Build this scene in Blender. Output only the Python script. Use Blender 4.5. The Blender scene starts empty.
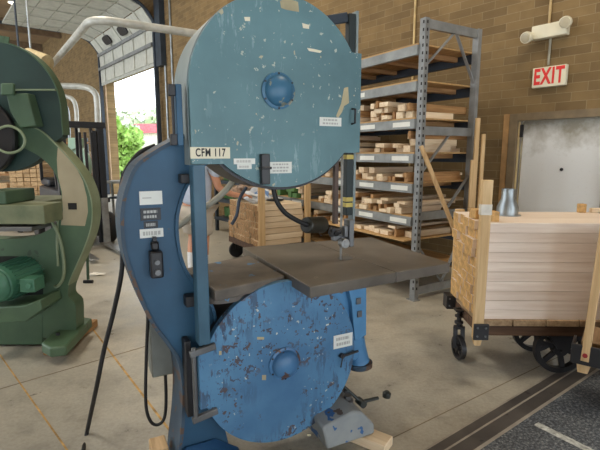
import bpy, bmesh, math, random
from mathutils import Vector, Matrix
random.seed(7)
R = math.radians
PI = math.pi
scene = bpy.context.scene
COL = scene.collection

# ------------------------------------------------------------------ survey helpers
FOC = 450.0; PITCH = R(9); EYE = 1.6
def ray(x, y):
    cx = (x-300)/FOC; cy = (225-y)/FOC
    return Vector((cx, math.cos(PITCH)+cy*math.sin(PITCH), -math.sin(PITCH)+cy*math.cos(PITCH)))
def atz(x, y, z=0.0):
    r = ray(x, y); t = (z-EYE)/r.z
    return Vector((r.x*t, r.y*t, z))
def aty(x, y, Y):
    r = ray(x, y); t = Y/r.y
    return Vector((r.x*t, Y, EYE+r.z*t))

class Frame:
    """ground frame: origin + heading; lx/ly/lz coordinates of a local vertical plane"""
    def __init__(s, ox, oy, ang):
        s.o = Vector((ox, oy, 0)); s.a = ang
        s.u = Vector((math.cos(ang), math.sin(ang), 0)); s.v = Vector((-math.sin(ang), math.cos(ang), 0))
    def on_y(s, px, py, ly):
        r = ray(px, py); t = (ly + s.o.dot(s.v))/r.dot(s.v)
        p = r*t
        return (p.dot(s.u)-s.o.dot(s.u), EYE+p.z)
    def on_x(s, px, py, lx):
        r = ray(px, py); t = (lx + s.o.dot(s.u))/r.dot(s.u)
        p = r*t
        return (p.dot(s.v)-s.o.dot(s.v), EYE+p.z)
    def on_z(s, px, py, z):
        p = atz(px, py, z)-s.o
        return (p.dot(s.u), p.dot(s.v))
    def w(s, lx, ly, lz=0):
        p = s.o+s.u*lx+s.v*ly
        return Vector((p.x, p.y, lz))

# ------------------------------------------------------------------ materials
def lin(c):
    return tuple(((v/255)/12.92 if v/255 <= .04045 else ((v/255+.055)/1.055)**2.4) for v in c)
def rgba(c): return (*lin(c), 1)

class NT:
    def __init__(s, name):
        s.m = bpy.data.materials.new(name); s.m.use_nodes = True
        s.t = s.m.node_tree; s.b = s.t.nodes['Principled BSDF']
    def n(s, typ, **kw):
        nd = s.t.nodes.new(typ)
        for k, v in kw.items():
            if k in nd.inputs: nd.inputs[k].default_value = v
            else: setattr(nd, k, v)
        return nd
    def l(s, a, b): s.t.links.new(a, b)
    def coords(s, scale=(1,1,1), rnd=False):
        tc = s.n('ShaderNodeTexCoord'); mp = s.n('ShaderNodeMapping'); mp.inputs['Scale'].default_value = scale
        s.l(tc.outputs['Object'], mp.inputs['Vector'])
        if rnd:
            oi = s.n('ShaderNodeObjectInfo'); mu = s.n('ShaderNodeMath', operation='MULTIPLY'); mu.inputs[1].default_value = 37.0
            s.l(oi.outputs['Random'], mu.inputs[0])
            cb = s.n('ShaderNodeCombineXYZ')
            for i in range(3): s.l(mu.outputs[0], cb.inputs[i])
            s.l(cb.outputs[0], mp.inputs['Location'])
        return mp.outputs[0]
    def noise(s, vec, scale, detail=4, rough=.55):
        nz = s.n('ShaderNodeTexNoise'); nz.inputs['Scale'].default_value = scale
        nz.inputs['Detail'].default_value = detail; nz.inputs['Roughness'].default_value = rough
        s.l(vec, nz.inputs['Vector']); return nz.outputs['Fac']
    def ramp(s, fac, stops, interp='LINEAR'):
        r = s.n('ShaderNodeValToRGB'); r.color_ramp.interpolation = interp
        e = r.color_ramp.elements
        while len(e) < len(stops): e.new(.5)
        for i, (p, c) in enumerate(stops):
            e[i].position = p; e[i].color = c if len(c) == 4 else rgba(c)
        s.l(fac, r.inputs[0]); return r.outputs[0]
    def mix(s, fac, a, b, mode='MIX'):
        m = s.n('ShaderNodeMix', data_type='RGBA', blend_type=mode)
        for idx, v in ((0, fac), (6, a), (7, b)):
            if hasattr(v, 'is_output') or hasattr(v, 'links'): s.l(v, m.inputs[idx])
            else: m.inputs[idx].default_value = v
        return m.outputs[2]
    def bump(s, h, strength=.2, dist=.01):
        b = s.n('ShaderNodeBump'); b.inputs['Strength'].default_value = strength; b.inputs['Distance'].default_value = dist
        s.l(h, b.inputs['Height']); s.l(b.outputs[0], s.b.inputs['Normal'])
    def fin(s, col, rough=.6, metal=0.0):
        if hasattr(col, 'links'): s.l(col, s.b.inputs['Base Color'])
        else: s.b.inputs['Base Color'].default_value = col
        s.b.inputs['Roughness'].default_value = rough; s.b.inputs['Metallic'].default_value = metal
        return s.m

def m_plain(name, c, rough=.6, metal=0.0, var=.12, scale=6):
    t = NT(name); v = t.coords()
    f = t.noise(v, scale, 5)
    lo = tuple(x*(1-var) for x in c); hi = tuple(min(255, x*(1+var)) for x in c)
    return t.fin(t.ramp(f, [(.3, lo), (.7, hi)]), rough, metal)

def m_paint(name, a, b, chips=(), rough=.45, scale=2.5, scr=None, gate=None):
    """old machine paint: two drifting tones with flakes of other colours"""
    t = NT(name); v = t.coords()
    col = t.ramp(t.noise(v, scale, 5), [(.32, a), (.68, b)])
    if scr:
        v2 = t.coords((1, 1, .22))
        f = t.ramp(t.noise(v2, 26, 6, .7), [(scr[1], (0,0,0,1)), (scr[1]+.05, (1,1,1,1))])
        g = t.ramp(t.noise(v, 2.2, 2), [(.42, (0,0,0,1)), (.62, (1,1,1,1))])
        col = t.mix(t.mix(1.0, f, g, 'MULTIPLY'), col, rgba(scr[0]))
    for (c, th, sc) in chips:
        f = t.ramp(t.noise(v, sc, 3, .6), [(th, (0,0,0,1)), (th+.012, (1,1,1,1))])
        if gate:
            g = t.ramp(t.noise(v, gate, 2), [(.42, (0,0,0,1)), (.52, (1,1,1,1))])
            f = t.mix(1.0, f, g, 'MULTIPLY')
        col = t.mix(f, col, rgba(c))
    t.bump(t.noise(v, 40, 3), .08, .004)
    return t.fin(col, rough)

def m_wood(name, a, b, axis='x', scale=5, rough=.7, dark=None, hue=.14):
    t = NT(name)
    s = {'x': (.06, 1, 1), 'y': (1, .06, 1), 'z': (1, 1, .06)}[axis]
    v = t.coords(s, True)
    f = t.noise(v, scale*7, 5, .6)
    col = t.ramp(f, [(.3, a), (.7, b)])
    oi = t.n('ShaderNodeObjectInfo')
    tint = t.ramp(oi.outputs['Random'], [(0, (1-hue*1.6, 1-hue*2, 1-hue*2.4, 1)), (.5, (1-hue*.3, 1-hue*.3, 1-hue*.4, 1)), (1, (1, 1, 1, 1))])
    col = t.mix(1.0, col, tint, 'MULTIPLY')
    t.bump(f, .1, .003)
    return t.fin(col, rough)

M = {}
M['blue_upper'] = m_paint('upper_cover_paint', (78,112,120), (100,138,146), [((176,172,146), .675, 12), ((172,182,172), .66, 34)], .5, 2.2, ((130,160,168), .58), 2.6)
M['blue_lower'] = m_paint('lower_cover_paint', (62,106,146), (90,140,178), [((84,72,74), .605, 18), ((68,70,84), .60, 38), ((200,204,194), .66, 30)], .5, 2.5, ((56,74,100), .52), 3.0)
M['hub_upper'] = m_paint('hub_paint', (48,96,128), (70,120,150), [((140,142,128), .60, 14)], .4, 4)
M['hub_lower'] = m_paint('hub_paint_rusty', (56,100,144), (80,130,174), [((86,64,58), .56, 9)], .4, 4)
M['blue_mid'] = m_paint('column_paint', (28,66,94), (44,92,124), [((90,72,62), .70, 8)], .5, 2.0)
M['blue_box'] = m_paint('housing_paint', (66,118,164), (90,148,190), [((210,205,190), .74, 14), ((60,60,70), .74, 20)], .5, 3)
M['blue_foot'] = m_paint('foot_paint', (120,130,138), (150,156,158), [((50,96,150), .6, 7), ((90,80,76), .68, 12)], .6, 4)
M['blue_base'] = m_paint('base_paint', (36,76,118), (56,102,146), [((120,110,100), .68, 10)], .55, 4)
M['rim'] = m_paint('rim_paint', (118,134,138), (150,160,160), [((80,90,95), .7, 9)], .5, 3)
M['rust'] = m_paint('worn_edge', (44,62,80), (62,84,102), [((88,70,60), .58, 9)], .6, 4)
M['teal_bar'] = m_paint('bar_paint', (40,74,96), (58,96,118), [((190,190,170), .73, 16)], .45, 4)
M['iron'] = m_paint('cast_iron', (80,75,69), (114,107,98), [((124,117,106), .68, 11)], .34, 3)
M['iron_dark'] = m_plain('dark_iron', (46,46,49), .45, .3)
M['iron_edge'] = m_paint('iron_edge', (84,79,74), (116,108,99), [((70,120,160), .66, 12)], .5, 7)
M['steel'] = m_plain('worn_steel', (150,152,152), .35, .8)
M['steel_dull'] = m_plain('dull_steel', (110,112,114), .45, .6)
M['black'] = m_plain('black_rubber', (22,22,24), .55)
M['black_box'] = m_plain('black_plastic', (26,26,30), .4)
M['brown_bar'] = m_plain('brown_steel', (78,62,54), .5, .2)
M['grey_box'] = m_plain('grey_enamel', (112,116,112), .5)
M['hose'] = m_plain('grey_hose', (150,146,130), .5)
M['label'] = m_plain('cream_label', (226,220,196), .6, 0, .03)
M['label_w'] = m_plain('white_label', (222,224,218), .6, 0, .03)
M['ink'] = m_plain('black_ink', (28,28,32), .6)
M['ink_grey'] = m_plain('grey_ink', (176,176,172), .7)
M['yellow'] = m_plain('yellow_tape', (200,180,96), .6)
M['plate'] = m_plain('dark_nameplate', (40,42,46), .4, .3)
M['plate_ink'] = m_plain('nameplate_raised', (150,150,146), .4, .3)
M['paper'] = m_plain('paper', (225,222,212), .8)
M['bare'] = m_plain('bare_patch', (176,166,134), .7)
M['green'] = m_paint('green_paint', (62,86,68), (82,110,84), [((60,78,64), .68, 7)], .5, 2.2)
M['green_dark'] = m_paint('dark_green_paint', (30,52,50), (42,68,64), [((70,90,84), .75, 9)], .55, 2)
M['green_edge'] = m_paint('green_edge', (112,128,100), (142,156,128), [], .5, 4)
M['green_motor'] = m_paint('motor_paint', (54,104,84), (80,132,108), [], .45, 5)
M['green_table'] = m_paint('dusty_green', (92,104,80), (128,134,106), [], .6, 5)
M['primer'] = m_paint('primer_patch', (158,150,126), (178,168,142), [], .7, 3)
M['mint'] = m_paint('mint_paint', (140,178,158), (166,198,178), [], .5, 3)
M['wood'] = m_wood('pale_lumber', (218,194,160), (244,226,198), 'x')
M['wood_y'] = m_wood('pale_lumber_y', (176,146,106), (222,190,148), 'y')
M['wood_z'] = m_wood('pale_lumber_z', (192,158,112), (226,196,150), 'z')
M['wood_cart'] = m_wood('planed_boards', (224,206,190), (248,236,224), 'x', 4, .6, hue=.05)
M['wood_end'] = m_plain('end_grain', (192,154,100), .8, 0, .14, 30)
M['wood_end_dark'] = m_plain('dark_end_grain', (150,116,78), .8, 0, .2, 25)
M['wood_old'] = m_wood('old_timber', (62,44,34), (104,78,58), 'x', 5, .8)
M['wood_dusty'] = m_wood('dusty_deck', (136,112,84), (184,158,126), 'y', 5, .8)
M['wood_brown'] = m_wood('brown_lumber', (132,96,58), (190,148,100), 'x')
M['ply'] = m_wood('plywood', (170,132,84), (206,170,118), 'y', 3)
M['rack'] = m_plain('rack_grey', (132,135,136), .5, .2)
M['rack_beam'] = m_plain('rack_beam_grey', (134,138,138), .5, .2)
M['rack_dark'] = m_plain('rack_dark_blue', (50,60,72), .5, .2)  # one dark blue shared by rear beams, tracks and the low rack
M['hole'] = m_plain('slot_black', (20,20,22), .8)
M['white_panel'] = m_plain('white_door_skin', (196,196,186), .5, 0, .06)
M['white_duct'] = m_plain('pale_duct', (190,192,186), .4, .1, .08)
M['galv'] = m_plain('galvanised', (150,158,162), .35, .7, .15)
M['flex'] = m_plain('flex_duct', (200,186,150), .45, .3)
M['fork_black'] = m_plain('forklift_black', (26,30,38), .5)
M['skin'] = m_plain('skin', (205,150,122), .6, 0, .05)
M['shirt'] = m_plain('shirt_cloth', (186,196,214), .9, 0, .05)
M['shorts'] = m_plain('shorts_cloth', (184,176,164), .9, 0, .06)
M['sock'] = m_plain('sock_cloth', (226,228,230), .9, 0, .04)
M['shoe'] = m_plain('shoe', (150,152,156), .7)
M['cap'] = m_plain('navy_cloth', (26,34,52), .9)
M['burlap'] = m_plain('brown_burlap', (140,120,104), .95, 0, .3, 25)
M['rag'] = m_plain('white_rag', (214,220,228), .9, 0, .08)
M['rag_blue'] = m_plain('blue_rag', (120,156,206), .9, 0, .1)
M['exit_face'] = m_plain('exit_face', (226,220,196), .5, 0, .03)
M['exit_red'] = m_plain('exit_red', (222,44,40), .5, 0, .05)
M['lens'] = m_plain('clear_lens', (186,176,150), .25, 0, .05)
M['door_skin'] = None
M['crate_green'] = m_paint('green_bin', (70,110,60), (100,144,84), [((60,60,50), .66, 9)], .6, 4)
M['red'] = m_plain('red_paint', (150,40,44), .5)
M['ceil'] = m_plain('ceiling_deck', (150,126,96), .9, 0, .1, 1.5)
M['beam'] = m_plain('roof_beam', (120,100,78), .8)
M['pink'] = m_plain('far_wall', (160,140,112), .9)
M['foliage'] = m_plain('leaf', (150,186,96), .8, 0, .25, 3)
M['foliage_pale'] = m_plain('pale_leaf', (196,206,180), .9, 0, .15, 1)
M['bark'] = m_plain('bark', (120,100,80), .9)
M['roof_red'] = m_plain('red_roof', (206,110,120), .8)
M['cream'] = m_plain('cream_siding', (226,222,212), .8)
M['asphalt'] = m_plain('outdoor_paving', (190,188,182), .9)
M['grass'] = m_plain('lawn', (150,178,110), .9)

# brick
def m_brick():
    t = NT('brown_block_wall'); tc = t.n('ShaderNodeTexCoord')
    sp = t.n('ShaderNodeSeparateXYZ'); t.l(tc.outputs['Object'], sp.inputs[0])
    cb = t.n('ShaderNodeCombineXYZ'); t.l(sp.outputs[1], cb.inputs[0]); t.l(sp.outputs[2], cb.inputs[1])
    bt = t.n('ShaderNodeTexBrick', offset=.5)
    bt.inputs['Scale'].default_value = 1; bt.inputs['Brick Width'].default_value = .32; bt.inputs['Row Height'].default_value = .099
    bt.inputs['Mortar Size'].default_value = .0036; bt.inputs['Mortar Smooth'].default_value = .3; bt.inputs['Bias'].default_value = -.1
    bt.inputs['Color1'].default_value = rgba((140,116,78)); bt.inputs['Color2'].default_value = rgba((116,95,63)); bt.inputs['Mortar'].default_value = rgba((152,135,104))
    t.l(cb.outputs[0], bt.inputs['Vector'])
    nz = t.noise(tc.outputs['Object'], 3.2, 6)
    col = t.mix(.55, bt.outputs['Color'], t.ramp(nz, [(.3, (196,190,180)), (.7, (255,255,255))]), 'MULTIPLY')
    inv = t.n('ShaderNodeMath', operation='SUBTRACT'); inv.inputs[0].default_value = 1; t.l(bt.outputs['Fac'], inv.inputs[1])
    t.bump(inv.outputs[0], .5, .006)
    return t.fin(col, .9)
M['brick'] = m_brick()

def m_floor():
    t = NT('concrete_floor'); v = t.coords()
    big = t.noise(v, .7, 5, .6); mid = t.noise(v, 4.5, 6, .7); fine = t.noise(v, 45, 4, .7)
    col = t.ramp(big, [(.3, (164,163,155)), (.7, (196,191,178))])
    col = t.mix(.5, col, t.ramp(mid, [(.30, (150,147,142)), (.5, (232,228,222)), (.68, (255,255,250))]), 'MULTIPLY')
    col = t.mix(.25, col, t.ramp(fine, [(.35, (150,146,140)), (.65, (255,255,255))]), 'MULTIPLY')
    sp = t.ramp(t.noise(v, 11, 4, .75), [(.68, (0,0,0,1)), (.72, (1,1,1,1))])
    col = t.mix(t.mix(.35, (0,0,0,1), sp), col, rgba((206,192,160)))
    st = t.ramp(t.noise(v, 7, 3, .6), [(.72, (0,0,0,1)), (.75, (1,1,1,1))])
    col = t.mix(st, col, rgba((104,100,92)))
    rr = t.ramp(mid, [(.3, (.24,.24,.24,1)), (.7, (.56,.56,.56,1))])
    t.l(rr, t.b.inputs['Roughness'])
    t.bump(mid, .08, .01)
    m = t.fin(col, .5); return m
M['floor'] = m_floor()

def m_mat():
    t = NT('blue_grey_rough_slab'); v = t.coords()
    f = t.noise(v, 60, 4, .8); g = t.noise(v, 2.2, 4)
    col = t.ramp(f, [(.38, (56,62,70)), (.5, (86,92,100)), (.66, (170,174,174))])
    col = t.mix(.6, col, t.ramp(g, [(.3, (150,160,176)), (.7, (235,240,245))]), 'MULTIPLY')
    t.bump(f, .3, .006)
    return t.fin(col, .6)
M['slab'] = m_mat()
M['trench'] = m_paint('trench_plate', (58,56,56), (88,84,82), [((150,140,128), .7, 5), ((46,44,44), .66, 9)], .5, 3)
M['trench_edge'] = m_plain('worn_steel_edge', (160,155,146), .5, .2)
M['joint'] = m_plain('floor_joint', (128,118,100), .9)
M['joint_tan'] = m_plain('floor_joint_tan', (172,140,88), .9, 0, .25, 12)

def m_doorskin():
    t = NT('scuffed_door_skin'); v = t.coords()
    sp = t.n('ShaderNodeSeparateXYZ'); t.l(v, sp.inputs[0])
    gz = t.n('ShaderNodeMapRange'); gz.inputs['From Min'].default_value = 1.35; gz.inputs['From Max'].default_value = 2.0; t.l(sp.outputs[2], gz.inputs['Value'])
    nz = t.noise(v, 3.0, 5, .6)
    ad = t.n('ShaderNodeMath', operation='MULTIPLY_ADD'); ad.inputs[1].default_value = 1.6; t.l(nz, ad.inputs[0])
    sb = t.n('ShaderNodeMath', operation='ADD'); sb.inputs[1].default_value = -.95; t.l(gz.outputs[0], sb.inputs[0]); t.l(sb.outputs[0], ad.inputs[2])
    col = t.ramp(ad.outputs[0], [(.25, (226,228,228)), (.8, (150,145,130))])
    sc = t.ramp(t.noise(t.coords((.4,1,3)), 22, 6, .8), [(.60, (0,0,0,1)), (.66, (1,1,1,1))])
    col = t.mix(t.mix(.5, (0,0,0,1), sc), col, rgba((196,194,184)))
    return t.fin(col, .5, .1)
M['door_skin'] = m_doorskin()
def m_emit(name, c, s):
    m = bpy.data.materials.new(name); m.use_nodes = True
    b = m.node_tree.nodes['Principled BSDF']; b.inputs['Emission Color'].default_value = rgba(c); b.inputs['Emission Strength'].default_value = s
    return m
M['lamp'] = m_emit('lamp_glow', (255,246,226), 8)
def m_glass():
    t = NT('window_glass'); t.b.inputs['Transmission Weight'].default_value = .85; t.b.inputs['Alpha'].default_value = 1
    return t.fin(rgba((150,160,165)), .1)
M['glass'] = m_glass()

# ------------------------------------------------------------------ mesh builder
class MB:
    def __init__(s): s.bm = bmesh.new()
    def box(s, c, size, rot=None):
        m = Matrix.Translation(Vector(c))
        if rot is not None: m = m @ (rot.to_4x4() if isinstance(rot, Matrix) else Matrix.Rotation(rot, 4, 'Z'))
        m = m @ Matrix.Diagonal((size[0], size[1], size[2], 1))
        bmesh.ops.create_cube(s.bm, size=1, matrix=m); return s
    def span(s, a, b):
        return s.box([(a[i]+b[i])/2 for i in range(3)], [abs(b[i]-a[i]) for i in range(3)])
    def bar(s, p0, p1, w, h, up=(0,0,1)):
        p0 = Vector(p0); p1 = Vector(p1); d = p1-p0; x = d.normalized(); up = Vector(up)
        if abs(x.dot(up)) > .98: up = Vector((0,1,0))
        y = up.cross(x).normalized(); z = x.cross(y)
        rot = Matrix((x, y, z)).transposed()
        return s.box((p0+p1)/2, (d.length, w, h), rot)
    def cyl(s, p0, p1, r0, r1=None, n=20, caps=True):
        p0 = Vector(p0); p1 = Vector(p1); r1 = r0 if r1 is None else r1
        d = p1-p0; q = d.to_track_quat('Z', 'Y').to_matrix().to_4x4()
        bmesh.ops.create_cone(s.bm, cap_ends=caps, segments=n, radius1=r0, radius2=r1, depth=d.length, matrix=Matrix.Translation((p0+p1)/2) @ q); return s
    def tube(s, pts, r, n=10, smooth=True, sub=6, closed=False):
        P = [Vector(p) for p in pts]
        if smooth and len(P) > 2:
            Q = []
            for i in range(len(P)-1):
                a = P[max(i-1, 0)]; b = P[i]; c = P[i+1]; d = P[min(i+2, len(P)-1)]
                for k in range(sub):
                    t = k/sub
                    Q.append(.5*((2*b)+(c-a)*t+(2*a-5*b+4*c-d)*t*t+(3*b-a-3*c+d)*t**3))
            Q.append(P[-1]); P = Q
        rings = []; N = None
        for i, p in enumerate(P):
            T = (P[min(i+1, len(P)-1)]-P[max(i-1, 0)]).normalized()
            if N is None:
                N = T.orthogonal().normalized()
            else:
                N = (N-T*N.dot(T)).normalized()
            B = T.cross(N)
            rr = r(i/(len(P)-1)) if callable(r) else r
            rings.append([s.bm.verts.new(p+(N*math.cos(2*PI*k/n)+B*math.sin(2*PI*k/n))*rr) for k in range(n)])
        for a, b in zip(rings[:-1], rings[1:]):
            for k in range(n): s.bm.faces.new((a[k], a[(k+1) % n], b[(k+1) % n], b[k]))
        s.bm.faces.new(rings[0][::-1]); s.bm.faces.new(rings[-1]); return s
    def prism(s, pts, d0, d1, axis='y'):
        """outline in the other two axes, extruded along axis"""
        def P(a, b, d):
            return (a, d, b) if axis == 'y' else ((d, a, b) if axis == 'x' else (a, b, d))
        A = [s.bm.verts.new(P(a, b, d0)) for a, b in pts]; B = [s.bm.verts.new(P(a, b, d1)) for a, b in pts]
        n = len(pts)
        fa = s.bm.faces.new(A); fb = s.bm.faces.new(B[::-1])
        for k in range(n): s.bm.faces.new((A[k], B[k], B[(k+1) % n], A[(k+1) % n]))
        fa.normal_update(); fb.normal_update()
        bmesh.ops.triangulate(s.bm, faces=[fa, fb], ngon_method='EAR_CLIP'); return s
    def lathe(s, prof, c, axis=(0,0,1), n=32, caps=True):
        q = Vector(axis).to_track_quat('Z', 'Y').to_matrix(); c = Vector(c); rings = []
        for r, h in prof:
            rings.append([s.bm.verts.new(c+q @ Vector((r*math.cos(2*PI*k/n), r*math.sin(2*PI*k/n), h))) for k in range(n)])
        for a, b in zip(rings[:-1], rings[1:]):
            for k in range(n): s.bm.faces.new((a[k], a[(k+1) % n], b[(k+1) % n], b[k]))
        if caps: s.bm.faces.new(rings[0][::-1]); s.bm.faces.new(rings[-1])
        return s
    def dome(s, c, axis, r, h, n=28, m=7):
        prof = [(r*math.cos(PI/2*k/m)+1e-4, h*math.sin(PI/2*k/m)) for k in range(m+1)]
        return s.lathe(prof, c, axis, n)
    def blob(s, c, size, rough=.15, sub=3, seed=0):
        rnd = random.Random(seed)
        r = bmesh.ops.create_icosphere(s.bm, subdivisions=sub, radius=1)
        ph = [rnd.uniform(0, 6) for _ in range(6)]
        for v in r['verts']:
            p = v.co.copy()
            k = 1+rough*(math.sin(p.x*4+ph[0])*math.sin(p.y*5+ph[1])+.6*math.sin(p.z*7+ph[2]+p.x*3)+.3*math.sin(p.y*13+ph[3]))
            v.co = Vector((c[0]+p.x*k*size[0], c[1]+p.y*k*size[1], c[2]+p.z*k*size[2]))
        return s
    def build(s, name, mat, parent=None, bevel=0, smooth=False, sharp=40):
        bmesh.ops.recalc_face_normals(s.bm, faces=s.bm.faces)
        me = bpy.data.meshes.new(name); s.bm.to_mesh(me); s.bm.free()
        if isinstance(mat, str): mat = M[mat]
        me.materials.append(mat)
        if smooth or bevel:
            for p in me.polygons: p.use_smooth = True
            me.set_sharp_from_angle(angle=R(sharp))
        o = bpy.data.objects.new(name, me); COL.objects.link(o)
        if parent: o.parent = parent
        if bevel:
            b = o.modifiers.new('edge', 'BEVEL'); b.width = bevel; b.segments = 2; b.limit_method = 'ANGLE'; b.angle_limit = R(40)
        return o

def build_each(s, name, mat, parent=None, bevel=0, smooth=False, sharp=40):
    """every loose piece becomes a part of its own"""
    bm = s.bm; todo = set(bm.verts); out = []
    while todo:
        st = [todo.pop()]; comp = set(st)
        while st:
            v = st.pop()
            for e in v.link_edges:
                w = e.other_vert(v)
                if w not in comp: comp.add(w); st.append(w)
        todo -= comp
        q = MB(); mp = {v: q.bm.verts.new(v.co) for v in comp}
        for f in {f for v in comp for f in v.link_faces}: q.bm.faces.new([mp[v] for v in f.verts])
        out.append(q.build(name, mat, parent, bevel, smooth, sharp))
    bm.free(); return out
MB.build_each = build_each

def thing(name, label, cat, loc=(0,0,0), rotz=0, group=None):
    o = bpy.data.objects.new(name, None); COL.objects.link(o); o.empty_display_size = .1
    o.location = loc; o.rotation_euler = (0,0,rotz); return tag(o, label, cat, group)
def tag(o, label, cat, group=None, kind=None):
    o['label'] = label; o['category'] = cat
    if group: o['group'] = group
    if kind: o['kind'] = kind
    return o
def struct(o): o['kind'] = 'structure'; return o
def dup_mesh(src, loc, rotz, label, cat, group, scale=None):
    o = src.copy(); COL.objects.link(o); o.location = loc; o.rotation_euler = (0,0,rotz)
    if scale: o.scale = scale
    return tag(o, label, cat, group)
def text_mesh(name, body, size, mat, parent, loc, rot, sx=1.0, extrude=.001, bold=0.0):
    cu = bpy.data.curves.new(name, 'FONT'); cu.body = body; cu.size = 1; cu.align_x = 'CENTER'; cu.align_y = 'CENTER'; cu.extrude = extrude/size; cu.offset = bold; cu.resolution_u = 6; cu.space_character = 1.12
    tmp = bpy.data.objects.new('tmp', cu); COL.objects.link(tmp)
    dg = bpy.context.evaluated_depsgraph_get(); me = bpy.data.meshes.new_from_object(tmp.evaluated_get(dg))
    bpy.data.objects.remove(tmp); me.materials.clear(); me.materials.append(M[mat])
    o = bpy.data.objects.new(name, me); COL.objects.link(o); o.parent = parent; o.location = loc; o.rotation_euler = rot; o.scale = (sx*size, size, size)
    return o
ORD = ['zeroth','first','second','third','fourth','fifth','sixth','seventh','eighth','ninth','tenth','eleventh','twelfth','thirteenth','fourteenth','fifteenth','sixteenth','seventeenth','eighteenth','nineteenth','twentieth']

# ------------------------------------------------------------------ frames
SAWF = Frame(-.156, 2.300, R(27))
RACKF = Frame(1.24, 4.792, R(31.43))
WALLF = Frame(0, 0, R(39.42))
WD = 5.62                                   # distance of the long wall along its normal

# ================================================================== SETTING
def wallp(px, py, d=WD): return WALLF.on_x(px, py, d)   # -> (along, z)
# floor
o = struct(MB().span((-22, -3, -.2), (14, 34, 0)).build('floor', 'floor'))
CEIL = 7.6
# long brick wall with the exit door opening and the roll-up opening
exL, _ = wallp(508, 150); exR = exL-1.12
exT = wallp(512, 114)[1]
ruL, ruLt = wallp(106, 82); ruR, ruRt = wallp(158, 62)
RUT = (ruLt+ruRt)/2
b = MB()
def wseg(y0, y1, z0, z1, m=None): (m or b).span((WD, y0, z0), (WD+.3, y1, z1))
yN, yF = -6.0, 33.0
wseg(yN, exR, 0, CEIL); wseg(exR, exL, exT, CEIL); wseg(exL, ruR, 0, CEIL); wseg(ruR, ruL, RUT, CEIL); wseg(ruL, yF, 0, CEIL)
wr = struct(b.build('wall_right', 'brick')); wr.rotation_euler = (0,0,WALLF.a)
# end wall far left, perpendicular
we = struct(MB().span((-20, yF, 0), (WD, yF+.3, CEIL)).build('wall_far', 'pink')); we.rotation_euler = (0,0,WALLF.a)
ce = struct(MB().span((-9, yN-1, CEIL), (WD+.3, yF, CEIL+.2)).build('ceiling', 'ceil')); ce.rotation_euler = (0,0,WALLF.a)
# unseen wall added behind the camera to limit sky light: open bays, header, piers
hb = MB(); hb.span((-9, yN, 3.6), (WD, yN+.3, CEIL)); hb.span((-9, yN, 0), (-6.5, yN+.3, 3.6)); hb.span((-1.2, yN, 0), (-.2, yN+.3, 3.6)); hb.span((4.6, yN, 0), (WD, yN+.3, 3.6))
wb_ = struct(hb.build('wall_back', 'brick')); wb_.rotation_euler = (0,0,WALLF.a)
wl_ = struct(MB().span((-9.3, yN, 0), (-9, 6, CEIL)).build('wall_left', 'brick')); wl_.rotation_euler = (0,0,WALLF.a)  # unseen side wall, added with the back wall to limit sky light
# roof beams
k = 1
for yy in (10, 15, 20, 25, 29.5):
    t_ = struct(MB().span((-9, yy-.12, CEIL-.5), (WD-.02, yy+.12, CEIL-.002)).build('trim_%d' % k, 'beam')); t_.rotation_euler = (0,0,WALLF.a); k += 1
# exit doorway: frame + door leaf
dr = bpy.data.objects.new('door_1', None); COL.objects.link(dr); dr.rotation_euler = (0,0,WALLF.a); struct(dr)
m = MB()
m.span((WD-.02, exL-.10, 0), (WD+.16, exL-.001, exT-.001)).span((WD-.02, exR+.001, 0), (WD+.16, exR+.06, exT-.001)).span((WD-.02, exR+.061, exT-.09), (WD+.16, exL-.101, exT-.001))
m.build('door_frame', m_plain('door_frame_brown', (120,104,80), .6), dr, .004)
MB().span((WD-.012, exL+.003, 0), (WD-.001, exL+.075, exT)).build('jamb_board', m_plain('raw_jamb', (176,138,92), .8), dr)
MB().span((WD+.02, exL-.112, .01), (WD+.05, exL-.1005, exT-.095)).build('door_stop', m_plain('tan_stop', (196,172,126), .6), dr)
m = MB().span((WD+.09, exL-.148, .01), (WD+.13, exL-.113, exT-.095))
m.build('door_stop', m_plain('pale_stop', (226,220,196), .6), dr)
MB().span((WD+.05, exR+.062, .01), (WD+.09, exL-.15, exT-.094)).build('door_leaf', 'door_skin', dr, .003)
MB().span((WD+.03, exL-.150, 1.80), (WD+.05, exL-.115, 1.95)).build('hinge', 'iron_dark', dr)
MB().cyl((WD+.04, exL-.62, 1.42), (WD+.05, exL-.62, 1.42), .018, n=16).build('lock_hole', 'black', dr)
# exit sign
ay, az = wallp(551, 75.5)
ex = thing('exit_sign', 'cream exit sign with red letters on brick above the exit door', 'sign', (WALLF.w(WD-.003, ay, az-.13)), WALLF.a-PI/2)
# local: x along -W (to the right in picture), y into wall
EW, EH = .365, .225
MB().span((-EW/2, -.06, 0), (EW/2, 0, EH)).build('sign_body', 'exit_face', ex, .008)
text_mesh('exit_lettering', 'EXIT', .245, 'exit_red', ex, (0, -.0615, EH/2), (PI/2,0,0), .60, .001, .032)
# emergency light
ay, az = wallp(552, 32)
em = thing('emergency_light', 'two-headed cream emergency light on brick above the exit sign', 'light', WALLF.w(WD-.003, ay, az-.07), WALLF.a-PI/2)
MB().span((-.19, -.09, 0), (.19, 0, .15)).build('light_body', 'exit_face', em, .01)
MB().span((-.06, -.092, .06), (.06, -.0905, .10)).build('test_panel', 'label', em)
for sx, zz in ((-.205, .045), (.185, .125)):
    h = MB(); h.lathe([(.028, 0), (.058, .03), (.066, .07), (.062, .1)], (sx, -.075, zz), (sx*.6, -1, -.25), 20)
    h.build('lamp_head', 'exit_face', em, smooth=True)
    d = Vector((sx*.6, -1, -.25)).normalized()
    g = MB(); g.dome(Vector((sx, -.075, zz))+d*.1005, d, .054, .006); g.build('lens', 'lens', em, smooth=True)
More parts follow.
